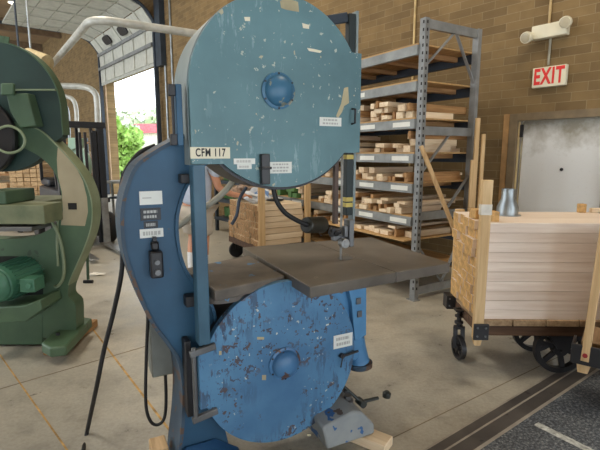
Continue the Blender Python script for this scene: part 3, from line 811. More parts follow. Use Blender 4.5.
a = gp_(68,203,GY-.063); c = gp_(77,209.5,GY-.063); MB().span((a[0], -.066, c[1]), (c[0], -.0627, a[1])).build('hole', 'black', frm)
# tables of the green saw
a = gp_(-20,201,GY-.25); c = gp_(62,224,GY-.25); 
gt = MB(); gt.span((a[0], -.32, gp_(0,224,GY-.3)[1]), (gp_(62,205,GY-.062)[0], -.062, gp_(0,205,GY-.3)[1])); gt.span((a[0], -.061, gp_(0,224,GY-.3)[1]), (gp_(44,205)[0], .5, gp_(0,205,GY-.3)[1])); gto = gt.build('table', 'green_table', G, .006)
m_ = MB(); zt = gp_(0,205,GY-.3)[1]; m_.span((a[0], -.28, zt+.001), (gp_(12,195,GY-.2)[0], .1, zt+.10)); m_.build('fence', 'green', G, .008)
gz = gp_(0,228,GY-.3)[1]; m_ = MB(); m_.span((a[0], -.34, gz-.02), (gp_(52,228,GY-.07)[0], -.07, gz+.012)); m_.build('front_rail', 'steel_dull', G, .004)
q = [gp_(px, py, GY-.12) for px, py in ((40,216),(52,222),(60,240),(64,262),(63,278),(58,286),(52,288))]
MB().tube([(x_, -.12 if 0 < i < 6 else -.075, z_) for i, (x_, z_) in enumerate(q)], .012, 10).build('flexible_conduit', 'green_edge', G, smooth=True)
q = [gp_(px, py, GY-.08) for px, py in ((58,216),(57,240),(58,266))]
MB().tube([(x_, -.08, z_) for x_, z_ in q], .010, 8).build('oil_line', 'green_edge', G, smooth=True)
gpoly([(-20,302),(43,302),(43,345),(-20,345)], -.05, .15, 'base_beam', 'green', G, .01, 0)
# motor on its bracket
mc = gp_(6,284,GY-.30); mt = MB(); mx, mz = mc; mx -= .03
mt.cyl((mx-.02, -.33, mz), (mx+.06, .02, mz+.02), .135, n=32)
mo = mt.build('motor', 'green_motor', G, .012, True)
m_ = MB()
d = Vector((.08,.35,.02)).normalized()
for k2 in range(26):
    th = 2*PI*k2/26; n1 = Vector((0,0,1)); side = d.cross(n1).normalized(); up = side.cross(d)
    r_ = side*math.cos(th)+up*math.sin(th); p0 = Vector((mx-.008, -.28, mz+.003))+r_*.134; p1 = Vector((mx+.056, .0, mz+.02))+r_*.134
    m_.bar(p0, p1, .006, .03, r_)
m_.build_each('cooling_fin', 'green_motor', mo)
m_ = MB(); m_.dome(Vector((mx-.025, -.34, mz)), -d, .132, .055, 32); m_.build('fan_cowl', 'green_motor', mo, smooth=True)
a = gp_(22,278,GY-.30); c = gp_(38,291,GY-.30); m_ = MB(); m_.span((a[0], -.34, c[1]), (c[0], -.2, a[1])); m_.cyl(((a[0]+c[0])/2+.02, -.341, (a[1]+c[1])/2), ((a[0]+c[0])/2+.02, -.36, (a[1]+c[1])/2), .022, n=14); m_.build('terminal_box', 'green_motor', mo, .006)
gpoly([(-20,308),(24,306),(40,300),(42,310),(26,322),(-20,324)], -.36, -.07, 'motor_bracket', 'green', G, .01, 0)
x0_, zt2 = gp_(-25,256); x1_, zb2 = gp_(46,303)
MB().span((x0_, .082, zb2), (x1_, .095, zt2)).build('shade_panel', m_plain('deep_green_shadow', (22,32,28), .7), G)  # dark sheet stands in for the shade inside the frame opening
# foot
ftp = [(40,345),(42,338),(50,334),(78,318),(92,318),(92,326),(64,348),(46,350)]
zf = .155
f_ = MB(); pf = [(atz(px, py, zf).x+2.3, atz(px, py, zf).y-GY) for px, py in ((41,343),(50,334),(80,316),(92,318),(66,346),(50,348))]
f_.prism(pf, .074, zf, 'z'); f_.span((gp_(44,340)[0], -.05, zf+.001), (gp_(74,340)[0], .07, .30)); fo = f_.build('foot', 'green', G, .015)
x_, y_ = atz(58,335,zf).x+2.3, atz(58,335,zf).y-GY
MB().cyl((x_, y_, zf+.0), (x_, y_, zf+.02), .016, n=6).build('anchor_bolt', 'iron_dark', fo)
pa = atz(59,356,.0); pb = atz(97,327,.0); dd = (pb-pa); ang = math.atan2(dd.y, dd.x)
wd = tag(MB().span((0,0,.001),(dd.length+.02,.13,.07)).build('wood_skid', 'wood_brown', None, .004), 'brown timber skid lying under the foot of the green saw', 'block'); wd.location = pa; wd.rotation_euler = (0,0,ang)
# rod at the right of frame
x_, z_ = gp_(80,258,GY+.1); x2, z2 = gp_(81,283,GY+.1)
MB().cyl((x_+.01, .21, z_), (x2+.01, .21, z2), .012, n=10).build('adjusting_rod', 'green', G)
MB().cyl((x2-.03, .21, z2-.02), (x2+.05, .21, z2-.02), .016, n=10).build('rod_knob', 'iron_dark', G)

# ================================================================== GREY LUMBER RACK
RK = thing('storage_rack', 'tall grey pallet rack full of lumber offcuts against the brick wall', 'rack', RACKF.o, RACKF.a)
levels = [2.70, 2.34, 1.96, 1.60, 1.28, .92, .66, .34]       # top of beams
BAYS = (0, 2.2, 4.1); DEP = .87; RH = 2.95
def post(y, x, top=RH):
    m_ = MB(); w = .075
    m_.span((x-.004 if x < .5 else x-.056, y-w/2, .0), (x if x < .5 else x-.052, y+w/2, top))     # front web
    m_.span((x if x < .5 else x-.052, y-w/2, .0), (x+.056 if x < .5 else x, y-w/2+.004, top)); m_.span((x if x < .5 else x-.052, y+w/2-.004, .0), (x+.056 if x < .5 else x, y+w/2, top))
    m_.span((x-.03, y-.06, 0), (x+.07, y+.06, .008))
    n0 = len(m_.bm.faces)
    if x < .5:
        z = .12
        while z < top-.05:
            m_.span((-.0055, y-.022, z), (-.0042, y-.004, z+.03)); m_.span((.016, y-.0395, z), (.034, y-.0377, z+.03)); z += .075
    m_.bm.faces.ensure_lookup_table()
    for f in list(m_.bm.faces)[n0:]: f.material_index = 1
    p = m_.build('post', 'rack', RK); p.data.materials.append(M['hole'])
    return p
for y in BAYS:
    post(y, 0)
    post(y, DEP)
    fr = MB()
    for zz in (2.90, 1.84, .93, .10): fr.span((.058, y-.02, zz-.045), (DEP-.058, y+.02, zz+.045))
    fr.build_each('cross_bar', 'rack', RK)
    br = MB()
    for za, zb, xa, xb in ((2.86, 2.50, .46, .06), (2.86, 2.30, .50, .87), (1.80, 1.40, .46, .06), (1.40, 1.0, .87, .5), (.14, .88, .46, .87), (.14, .60, .46, .06)):
        br.bar((xa, y, za), (xb, y, zb), .012, .035, (0,1,0))
    br.build_each('brace', 'rack', RK)
for bay in (0, 1):
    y0 = BAYS[bay]+.04; y1 = BAYS[bay+1]-.04
    for i, z in enumerate(levels):
        for x_, nm in ((-.03, 'f'), (DEP-.03, 'b')):
            if i >= 6 and nm == 'f' and bay == 0:
                continue
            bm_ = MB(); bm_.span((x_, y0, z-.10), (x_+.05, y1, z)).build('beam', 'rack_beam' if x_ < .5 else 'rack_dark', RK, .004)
        MB().span((-.02 if i != 6 else -.12, y0, z+.001), (DEP+.0, y1, z+.016)).build('shelf_deck', 'ply', RK)
        if i < 6:
            for yk in (.28, .78, 1.28, 1.70):
                MB().span((.022, BAYS[bay]+yk-.03, z-.055), (DEP-.032, BAYS[bay]+yk+.03, z-.001)).build('deck_support', 'wood_brown', RK)
        if 2 <= i <= 5 or (bay == 0 and i == 1):
            for yk in ((.24, .80, 1.25) if i > 1 else (1.0,)):
                MB().span((-.033, BAYS[bay]+yk-.14, z-.075), (-.0302, BAYS[bay]+yk+.12, z-.025)).build('shelf_tag', 'label_w', RK)
# offcuts on the shelves: one mesh per shape, copied
protos = {}
def offcut(shape):
    if shape in protos: return protos[shape], False
    L_, W_, H_, mat = shape
    o_ = MB().span((-L_/2, -W_/2, 0), (L_/2, W_/2, H_)).build('lumber_offcut', mat, None, .003)
    protos[shape] = o_; return o_, True
SHAPES = [(.92,.09,.045,'wood'), (.78,.06,.06,'wood'), (.98,.12,.03,'wood'), (.64,.10,.07,'wood'), (.86,.05,.05,'wood_brown'), (.55,.14,.05,'wood'), (.90,.04,.08,'wood_brown')]
def place_off(shape, p, rz, label, group):
    o_, first = offcut(shape)
    if not first: o_ = o_.copy(); COL.objects.link(o_)
    o_.location = p; o_.rotation_euler = (0,0,rz); tag(o_, label, 'lumber', group)
rnd = random.Random(11)
for bay in (0, 1):
    for i in range(2, 7):
        z = levels[i]+.017; cap = (levels[i-1]-.12-levels[i])
        hts = {}
        for layer in range(3):
            y = BAYS[bay]+.09; n = 0
            if layer == 2 and (i == 6 or cap < .2): break
            while y < BAYS[bay+1]-.16:
                sh = rnd.choice(SHAPES)
                if bay == 1: sh = rnd.choice(SHAPES[:4]+[(.9,.12,.07,'crate_green'),(.8,.10,.09,'crate_green')])
                w = sh[1]+.022
                if y+w > BAYS[bay+1]-.07: break
                if rnd.random() < (.12, .35, .5)[layer]: y += rnd.uniform(.08, .2); continue
                n += 1
                zb = z+layer*.085
                # rest on what lies beneath
                if layer:
                    top = max([t for (a, c, t) in hts.get(layer-1, []) if a < y+w and c > y] or [0])
                    if top == 0: y += .06; continue
                    zb = top+.001
                    if zb+sh[2] > levels[i-1]-.11: y += .06; continue
                x = sh[0]/2-.02+rnd.uniform(-.05, .03)+(DEP-sh[0])*rnd.choice((0, 0, .4))
                hts.setdefault(layer, []).append((y, y+w, zb+sh[2]))
                place_off(sh, RACKF.w(x, y+w/2, zb), RACKF.a+(rnd.uniform(-.006,.006) if layer else 0),
                          '%s offcut, %s shelf down, %s rack bay, %s layer, %s from near post' % ('green' if 'green' in sh[3] else 'brown' if 'brown' in sh[3] else 'pale', ORD[i+1], ('near','far')[bay], ('bottom','middle','top')[layer], ORD[min(n,20)]), 'lumber offcuts on the grey rack')
                y += w
# bundle, carton and leaning sticks
ct = tag(MB().span((-.16,-.1,0),(.16,.1,.15)).build('carton', m_plain('kraft', (176,140,110), .8), None, .004), 'pinkish carton on fifth shelf down at the rack end', 'box')
ct.location = RACKF.w(.60,.09,levels[4]+.0); ct.location.z = 1.62-.0; 
bpy.data.objects.remove(ct)
p0 = RACKF.w(-.075,-.09,0); 
a = aty(421,146,4.62); c = aty(455,232,4.62)
st = MB(); d = (a-c).normalized(); e = c-d*(c.z-.0)/d.z if abs(d.z) > .1 else c
st.bar(e+Vector((0,0,.004)), a, .035, .055, (0,1,0)); tag(st.build('lumber_stick', 'wood_z', None, .003), 'long pale stick leaning on the front of the grey rack', 'lumber')
for j, (px, ptop, w, lab) in enumerate(((470,118,.05,'tallest plank standing against brick beside the rack'), (476.5,134,.04,'thin plank standing right of the tallest plank by the rack'), (467,160,.035,'short plank standing left of the tall planks by rack'))):
    base = RACKF.w(1.02+.06*j, -.30-.05*j, 0); ht = aty(px, ptop, base.y).z; base.x = aty(px, 250, base.y).x
    pk = MB().span((-w/2,-.012,.001),(w/2,.012,ht)).build('plank', 'wood_z', None, .002); pk.location = base; pk.rotation_euler = (0,0,R(10)); tag(pk, lab, 'lumber', 'planks standing by the rack')

# green storage bins at far bay/third rack
BKF = Frame(-1.75, 9.4, R(39.42-90))
BK = thing('storage_rack', 'dark blue low rack with green bins beyond the stacked lumber cart', 'rack', BKF.o, BKF.a)
for x_ in (0, 1.1):
    for y_ in (0, .8): MB().span((x_-.03, y_-.03, 0), (x_+.03, y_+.03, 1.95)).build('post', 'rack_dark', BK)
for z_ in (.3, .68, 1.06, 1.44, 1.8):
    MB().span((-.03, -.05, z_-.06), (1.13, .85, z_)).build('shelf', 'rack_beam' if z_ > 1.3 else 'rack_dark', BK)
binp = None
for r_, z_ in enumerate((.301, .681, 1.061, 1.441)):
    for k2 in range(2):
        x_ = .27+k2*.50
        if binp is None:
            binp = MB(); binp.prism([(-.20,0),(.20,0),(.22,.2),(-.22,.2)], 0, .5, 'y'); binp = binp.build('storage_bin', 'crate_green', None, .01); o_ = binp
        else: o_ = binp.copy(); COL.objects.link(o_)
        o_.location = BKF.w(x_+.03, .12, z_); o_.rotation_euler = (0,0,BKF.a)
        tag(o_, 'green bin, %s shelf up on dark blue rack, %s from left' % (ORD[r_+1], ORD[k2+1]), 'bin', 'green bins on the dark blue rack')
# ================================================================== LUMBER CART BEHIND THE SAW
CF = Frame(-.565, 6.0, R(31.43)); CW, CL = .72, 1.05
K = thing('lumber_cart', 'platform cart stacked with short boards behind the blue saw', 'cart', CF.o, CF.a)
pz = .34
MB().span((0,0,pz-.09),(CW,CL,pz)).build('platform', 'wood_old', K, .006)
for x_, y_ in ((.1,.06),(CW-.1,.06),(.1,CL-.06),(CW-.1,CL-.06)):
    wq = MB(); wq.lathe([(.02,-.02),(.11,-.022),(.12,-.015),(.12,.015),(.11,.022),(.02,.02)], (x_, y_, .121), (0,1,0), 24); wo = wq.build('wheel', 'iron_dark', K, smooth=True, sharp=30)
    MB().span((x_-.03, y_-.04, .13), (x_+.03, y_-.026, pz-.09)).build('fork', 'iron_dark', K)
for (px, py0, py1, Y) in ((265,175,245,5.9), (311,184,246,6.3)):
    p = aty(px, py0, Y); q = CF
    lx = (p-CF.o).dot(CF.u)
    MB().span((lx-.045, -.05, pz-.06), (lx+.045, -.004, p.z)).build('stake', 'wood_z', K, .004)
bh = .082; nl = 7; nc = 7
bp = None
for r_ in range(nl):
    for k2 in range(nc):
        if 0 < k2 < nc-0 and False: pass
        Lb = CW-.02; y_ = .01+(k2+.5)*(CL-.02)/nc; wB_ = (CL-.02)/nc-.008
        if bp is None:
            bp = MB(); bp.span((-Lb/2,-wB_/2,0),(Lb/2,wB_/2,bh-.006)); bp = bp.build('short_board', 'wood', None, .004); o_ = bp; bp.data.materials.append(M['wood_end_dark'])
            for pgn in bp.data.polygons:
                if abs(pgn.normal.x) > .8: pgn.material_index = 1
        else: o_ = bp.copy(); COL.objects.link(o_)
        o_.location = CF.w(CW/2+rnd.uniform(-.02,.02), y_, pz+.001+r_*bh); o_.rotation_euler = (0,0,CF.a)
        tag(o_, 'short board on cart behind blue saw, %s layer up, %s from front' % (ORD[r_+1], ORD[k2+1]), 'lumber', 'short boards on the cart behind the saw')
ctop = pz+nl*bh
bg = MB(); bg.blob((0,0,.085),(.19,.15,.085),.28,4,3); bgo = tag(bg.build('burlap_bundle', 'burlap', None, smooth=True), 'brown shaggy bundle on top of cart behind saw', 'bundle'); bgo.location = CF.w(.10,.66,ctop+.05)
rg = MB(); rg.blob((0,0,.08),(.17,.13,.09),.3,4,9); rgo = tag(rg.build('rag_pile', 'rag', None, smooth=True), 'crumpled white rag with blue stripe on cart behind saw', 'rag'); rgo.location = CF.w(.13,.28,ctop+.025)
rs = MB(); rs.blob((.07,-.05,.10),(.09,.06,.07),.2,3,4); rs.build('blue_stripe', 'rag_blue', rgo, smooth=True)
bkp = tag(MB().lathe([(.11,0),(.13,.005),(.13,.02),(.10,.022)], (0,0,0), (0,0,1), 24).build('black_lid', 'black_box', None, smooth=True), 'round black lid lying on boards of cart behind saw', 'lid'); bkp.location = CF.w(.50,.45,ctop+.001)

# ================================================================== LUMBER CART AT RIGHT
RC = Frame(1.262, 3.02, R(-1.5))
C_ = thing('lumber_cart', 'old platform cart at right loaded with a tall block of planed boards', 'cart', RC.o, RC.a)
PZ1 = .45; CWD = 1.15; CDP = .62
fr = MB(); fr.span((0,0,.33),(CWD,.07,PZ1-.045)); fr.span((0,CDP-.07,.33),(CWD,CDP,PZ1-.045)); fr.span((-.0,.071,.33),(.08,CDP-.071,PZ1-.045)); fr.span((CWD-.08,.071,.33),(CWD,CDP-.071,PZ1-.045)); fr.build('bed_frame', 'wood_old', C_, .005)
for k2 in range(5):
    x_ = .0+k2*CWD/5
    MB().span((x_+.004,-.012,PZ1-.044),(x_+CWD/5-.004,CDP+.012,PZ1)).build('deck_board', 'wood_dusty', C_, .004)
for x_, y_ in ((-.012,-.012),(-.012,CDP-.07)):
    bk = MB().span((x_-.058, y_-.085 if y_ < .1 else y_-.02, .335), (x_+.045, y_-.065 if y_ < .1 else y_+.088, .45)).build('corner_bracket', 'iron_dark', C_, .005)
    m_ = MB()
    yb_ = y_-.085 if y_ < .1 else y_-.02
    for dx, dz in ((-.035,.03),(.02,.03),(-.035,.09),(.02,.09)): m_.cyl((x_+dx, yb_, .335+dz), (x_+dx, yb_-.008, .335+dz), .007, n=8)
    m_.build_each('bolt', 'steel_dull', bk)
stk = MB(); stk.span((-.064,-.075,.335),(.004,-.034,1.43))
sko = stk.build('stake', 'wood_z', C_, .004)
MB().span((-.066,-.077,1.20),(.006,-.032,1.27)).build('tape_wrap', m_plain('clear_tape', (206,200,186), .2), sko)
MB().prism([(-.048,.285),(-.01,.285),(.0,.334),(-.06,.334)], -.07, -.036, 'y').build('stake_foot', 'wood_z', sko)
MB().span((.0,CDP+.015,.30),(.07,CDP+.055,1.15)).build('stake', 'wood_z', C_, .004)
# wheels
def spoked(parent, c, r, w, axis, nsp=6, name='wheel'):
    ax = Vector(axis).normalized()
    q = MB(); q.lathe([(r*.80,-w/2),(r,-w/2),(r*1.0,w/2),(r*.80,w/2),(r*.80,-w/2+.001)], c, ax, 40, False)
    q2 = ax.to_track_quat('Z','Y').to_matrix()
    q.lathe([(.03,-w*.7),(r*.28,-w*.7),(r*.30,w*.7),(.03,w*.7)], c, ax, 24)
    for k2 in range(nsp):
        a = 2*PI*k2/nsp+.3; dv = q2 @ Vector((math.cos(a), math.sin(a), 0))
        q.bar(Vector(c)+dv*r*.22, Vector(c)+dv*r*.86, r*.2, w*.4, ax)
    return q.build(name, 'iron_dark', parent, smooth=True, sharp=35)
wx = 1.887-1.262
for y_ in (.13, CDP-.13):
    spoked(C_, (wx+.02, y_, .186), .185, .045, (0,1,0))
MB().cyl((wx+.02, .07, .186), (wx+.02, CDP-.07, .186), .018, n=12).build('axle', 'iron_dark', C_)
m_ = MB()
for y_ in (.08, CDP-.08): m_.prism([(wx-.12,.33),(wx+.16,.33),(wx+.06,.20),(wx-.02,.20)], y_-.012, y_+.012, 'y')
m_.build_each('axle_hanger', 'iron_dark', C_)
# swivel castor
cs = MB(); cx_, cy_ = -.0+.01, .36
m_ = MB(); m_.cyl((cx_-.03, cy_, .24), (cx_-.03, cy_, .40), .018, n=12); m_.span((cx_-.07, cy_-.04, .385), (cx_+.01, cy_+.04, .40)); m_.cyl((cx_-.03, cy_, .28), (cx_-.03, cy_, .30), .034, n=16); m_.cyl((cx_-.03, cy_, .335), (cx_-.03, cy_, .35), .034, n=16)
for s_ in (-1, 1): m_.bar((cx_-.03+s_*.028, cy_-.01, .26), (cx_-.03+s_*.028, cy_-.03, .09), .01, .035, (1,0,0))
m_.span((cx_-.065, cy_-.03, .24), (cx_+.005, cy_+.02, .262))
m_.build('castor_fork', 'iron_dark', C_, .003)
spoked(C_, (cx_-.03, cy_-.03, .096), .095, .036, (1,.15,0), 5, 'castor_wheel')
# the boards: ten layers, four rows deep
lay = 10; H_ = (1.135-PZ1)/lay
rowd = [0, .155, .31, .465, .62]
bp2 = None; bp3 = None
for r_ in range(lay):
    sp_i = 5 if r_ % 2 else 4
    yy_ = 0.0
    for k2 in range(sp_i):
        W0 = (CDP-.01)/sp_i
        key = sp_i
        L0 = 1.12
        if r_ == lay-1 and k2 == 0: pass
        if key == 5: base = bp2
        else: base = bp3
        if base is None:
            o_ = MB().span((0,-W0/2+.001,0),(L0,W0/2-.001,H_-.0015)).build('planed_board', 'wood_cart', None, .0015)
            o_.data.materials.append(M['wood_end'])
            for pgn in o_.data.polygons:
                if abs(pgn.normal.x) > .8: pgn.material_index = 1
            if key == 5: bp2 = o_
            else: bp3 = o_
        else: o_ = base.copy(); COL.objects.link(o_)
        xo = rnd.uniform(-.025,.0)
        if k2 > 0 and r_ > 5: xo -= rnd.uniform(0,.02)
        if k2 == 0: xo = .085-rnd.uniform(0,.006) if False else rnd.uniform(-.012,.0)
        o_.location = RC.w(xo, .004+W0*(k2+.5), PZ1+.001+r_*H_); o_.rotation_euler = (0,0,RC.a)
        tag(o_, 'planed board on right cart, %s layer from top, %s row from front' % (ORD[lay-r_], ORD[k2+1]), 'lumber', 'planed boards on the right cart')
# a few end blocks stacked at the left end
for j, (y_, n_) in enumerate(((.30,1.17),)): pass
topz = PZ1+lay*H_
# short blocks sitting beside the stake
eb = None
for j, (x_, y_, z_, lab) in enumerate(((.06,.10,0,'pale offcut block on top of right cart behind the stake'), (.03,.22,0,'second offcut block on right cart, further behind the stake'))):
    if eb is None: eb = MB().span((-.05,-.05,.001),(.05,.05,.07)).build('offcut_block', 'wood_end', None, .004); o_ = eb
    else: o_ = eb.copy(); COL.objects.link(o_)
    o_.location = RC.w(x_, y_, topz); o_.rotation_euler = (0,0,RC.a+.1*j); tag(o_, lab, 'block', 'offcut blocks on the right cart')
# metal reducer on top
rd = thing('duct_reducer', 'galvanised sheet-metal duct reducer standing on boards of right cart', 'duct fitting', RC.w(.17,.33,topz+.001), 0)
px_ = atz(507,215,topz); rd.location = (px_.x, px_.y, topz+.001)
MB().lathe([(.098,0),(.098,.004),(.078,.005),(.078,.062),(.050,.125),(.050,.200),(.048,.200),(.048,.13),(.074,.06),(.074,.004)], (0,0,0), (0,0,1), 36).build('reducer_body', 'galv', rd, smooth=True, sharp=30)
# end block at the far right on top
ob = MB().span((0,0,0),(.05,.05,.07)).build('offcut_block', 'wood_end', None, .004); ob.location = atz(580,213,topz); ob.location.z = topz+.001; tag(ob, 'small square block at the right end of right cart boards', 'block')
ob = MB().span((0,0,0),(.16,.04,.035)).build('offcut_block', 'wood', None, .004); ob.location = atz(590,213,topz)+Vector((.02,.01,0)); ob.location.z = topz+.001; tag(ob, 'thin batten lying beside small square block on right cart', 'block')

# ================================================================== SECOND CART, RIGHT EDGE
DC = Frame(1.762, 2.65, R(-36))
D_ = thing('lumber_cart', 'second lumber cart cut off by the right edge, leaning post at corner', 'cart', DC.o, DC.a)
MB().span((0,0,.30),(.9,.30,.42)).build('bed_frame', 'wood_old', D_, .005)
MB().span((-.01,-.01,.421),(.91,.31,.455)).build('deck_board', 'wood_dusty', D_, .004)
bk = MB(); bk.span((-.055,-.105,.335),(.105,-.09,.46)); bk.span((.09,-.089,.335),(.105,-.001,.46)); bk.span((-.055,-.089,.335),(-.04,.06,.46)); bko = bk.build('corner_bracket', 'iron_dark', D_, .005)
MB().cyl((.02,-.106,.40),(.02,-.113,.40),.014,n=12).build('bolt', 'red', bko)
st = MB(); st.bar((.02,-.06,.36),(.055,-.04,1.38),.045,.095,(0,1,0)); st.build('stake', 'wood_z', D_, .004)
MB().prism([(-.012,.275),(.04,.275),(.062,.36),(-.025,.36)], -.08, -.045, 'y').build('stake_foot', 'wood_z', D_)
for y_ in (.06,.24): spoked(D_, (.30,y_,.181), .18, .045, (0,1,0))
MB().span((.27,.09,.181),(.33,.21,.30)).build('axle_block', 'iron_dark', D_)
bp4 = None
for r_ in range(8):
    if bp4 is None: bp4 = MB().span((0,0,0),(.82,.25,.083)).build('planed_board', 'wood_cart', None, .003); o_ = bp4
    else: o_ = bp4.copy(); COL.objects.link(o_)
    o_.location = DC.w(.09,.03,.457+r_*.086); o_.rotation_euler = (0,0,DC.a); tag(o_, 'planed board on right-edge cart behind leaning post, %s layer up' % ORD[r_+1], 'lumber', 'planed boards on the right-edge cart')

# ================================================================== DUCTS, LIGHT, OVERHEAD
DZ = 3.45
def atZ(px, py, z): return atz(px, py, z)
e1 = atZ(92,18.5,DZ); e2 = atZ(48,69,DZ); e3 = atZ(190,33,DZ); e3 = e1+(e3-e1)*1.25
d1 = (e2-e1).normalized(); d3 = (e3-e1).normalized()
tag(MB().tube([e2+d1*.2, e1+d1*.9, e1+d1*.28, e1+d1*.08+d3*.08, e1+d3*.28, e1+d3*.9, e3], .058, 16, True, 8).build('overhead_duct', 'white_duct', None, smooth=True), 'long pale overhead duct bending above the green saw', 'duct')
fx0 = aty(28,57,9.0); fx1 = aty(47,64,8.9); 
fm = MB(); pts = [fx0+(fx1-fx0)*k2/30 for k2 in range(31)]
q = fm.tube(pts, lambda t: .17+.014*math.sin(t*30*PI), 18, False); tag(fm.build('flexible_duct', 'flex', None, smooth=True), 'ribbed tan flexible duct end behind green saw wheel guard', 'duct')
for (pp, r_, lab) in (([(40,86),(62,86),(84,87),(94,92),(97,102),(98,130),(99,160)], .085, 'large pale pipe dropping beside the roll-up door'), ([(50,95),(63,96),(72,99),(76,108),(77,130),(78,150)], .06, 'middle pale pipe bend left of the roll-up door'), ([(55,102),(64,104),(68,112),(69,130),(70,150)], .04, 'thin dark pipe bend nearest the green saw')):
    tag(MB().tube([aty(a, c, 13.5) for a, c in pp], r_, 12, True, 5).build('pipe', 'white_duct' if r_ > .05 else 'galv', None, smooth=True), lab, 'pipe', 'pipes bending down left of the door')
cl = thing('ceiling_light', 'small bright ceiling lamp at the top left', 'lamp', atz(13,3,6.9))
MB().lathe([(.10,.10),(.17,.0),(.165,-.002),(.09,.09)], (0,0,0), (0,0,1), 20).build('lamp_shade', 'white_panel', cl)
MB().dome((0,0,.02), (0,0,-1), .14, .06).build('bulb', 'lamp', cl, smooth=True)
MB().cyl((0,0,.101),(0,0,CEIL-6.9-.002),.012,n=8).build('lamp_cord', 'black', cl)
for j, (px, lab) in enumerate(((17,'left of two thin hanging rods behind green saw'), (29,'right of two thin hanging rods behind green saw'))):
    p = aty(px, 30, 10.4); tag(MB().cyl((p.x,p.y,3.0),(p.x,p.y,CEIL-.003),.022,n=8).build('hanging_rod', 'rack_dark' if j == 0 else 'galv'), lab, 'rod', 'hanging rods')
yk = 11; a = aty(-40,27,11.0); c = aty(110,37,11.8)

# ================================================================== FORKLIFT
F0 = atz(98,248); FK = thing('forklift', 'dark forklift parked facing in before the roll-up door', 'forklift', (F0.x, F0.y, 0), R(40))
fw = .98
def fkx(px, Y): return aty(px, 150, Y).x-F0.x
m_ = MB()
for x_ in (-.52, .12):
    m_.span((x_, 0, .08), (x_+.10, .12, 2.02)); m_.span((x_+.11 if x_ < 0 else x_-.07, .03, .08), (x_+.16 if x_ < 0 else x_-.01, .10, 1.98))
m_.span((-.56,.0,2.02),(.26,.12,2.12)); m_.span((-.41,.05,1.05),(.11,.1,1.13)); m_.build('mast', 'fork_black', FK, .006)
m_ = MB()
for x_ in (-.16, -.08, .02): m_.span((x_, .05, .2), (x_+.04, .09, 1.95))
m_.build_each('lift_chain', 'iron_dark', FK)
m_ = MB(); m_.span((-.50,-.05,.42),(.24,-.005,.52)); m_.span((-.50,-.05,.78),(.24,-.005,.86)); m_.build_each('carriage_bar', 'fork_black', FK, .005)
for x_ in (-.42, .08):
    m_ = MB(); m_.span((x_,-.10,.05),(x_+.11,-.055,.86)); m_.prism([(-.10,.05),(-.10,.10),(-1.15,.065),(-1.15,.05)], x_, x_+.11, 'x'); m_.build('fork_tine', 'steel', FK, .004)
m_ = MB(); m_.span((-.48,.25,.25),(.30,1.9,1.0)); m_.span((-.44,1.2,1.0),(.26,1.9,1.15)); m_.build('body', 'fork_black', FK, .05)
m_ = MB()
for x_ in (-.44,.22):
    m_.bar((x_,.5,1.0),(x_,.75,2.1),.05,.05); m_.bar((x_,1.75,1.1),(x_,1.7,2.1),.05,.05)
m_.span((-.47,.7,2.1),(.28,1.75,2.15)); m_.build('overhead_guard', 'fork_black', FK)
for x_ in (-.56,.32):
    for y_ in (.45,1.55):
        q = MB(); q.lathe([(.08,-.09),(.26,-.09),(.28,-.06),(.28,.06),(.26,.09),(.08,.09)], (x_,y_,.28), (1,0,0), 28); q.build('wheel', 'black', FK, smooth=True, sharp=30)
# mint machine behind forklift
mf = aty(80,150,10.6)
MN = thing('band_saw', 'small mint green band saw standing behind the forklift', 'machine', (mf.x, 10.6, 0), 0)
def mp_(px, py): p = aty(px, py, 10.6); return (p.x-mf.x, p.z)
MB().prism([mp_(71,138),mp_(81,138),mp_(81,148),mp_(71,152)], -.15, .15, 'y').build('head', 'mint', MN, .02)
po2 = smoothpts([mp_(a, c) for a, c in ((72,146),(80,147),(87,154),(90,165),(89,178))],4); pi2 = smoothpts([mp_(a, c) for a, c in ((84,178),(85,166),(82,158),(76,153),(72,152))],4)
MB().prism(po2+pi2, -.1, .1, 'y').build('arm', 'mint', MN, .02)
MB().span((mp_(78,178)[0], -.2, 0), (mp_(90,178)[0], .2, mp_(84,177)[1])).build('pedestal', 'mint', MN, .03)

# bench/rail in the doorway
rl = thing('steel_stand', 'grey low steel stand with dark shelf in front of the roll-up door', 'stand', aty(117,200,11.2)*1, 0)
rl.location.z = 0
zz = aty(115,183,11.2).z
m_ = MB()
for x_ in (-.1, .45): m_.cyl((x_,0,0),(x_,0,zz),.03,n=10)
m_.build('leg', 'rack', rl)
MB().span((-.2,-.2,zz+.001),(.6,.25,zz+.06)).build('top', 'rack', rl, .01)
MB().span((-.14,-.15,.5),(.5,.2,.55)).build('shelf', 'rack_dark', rl, .01)

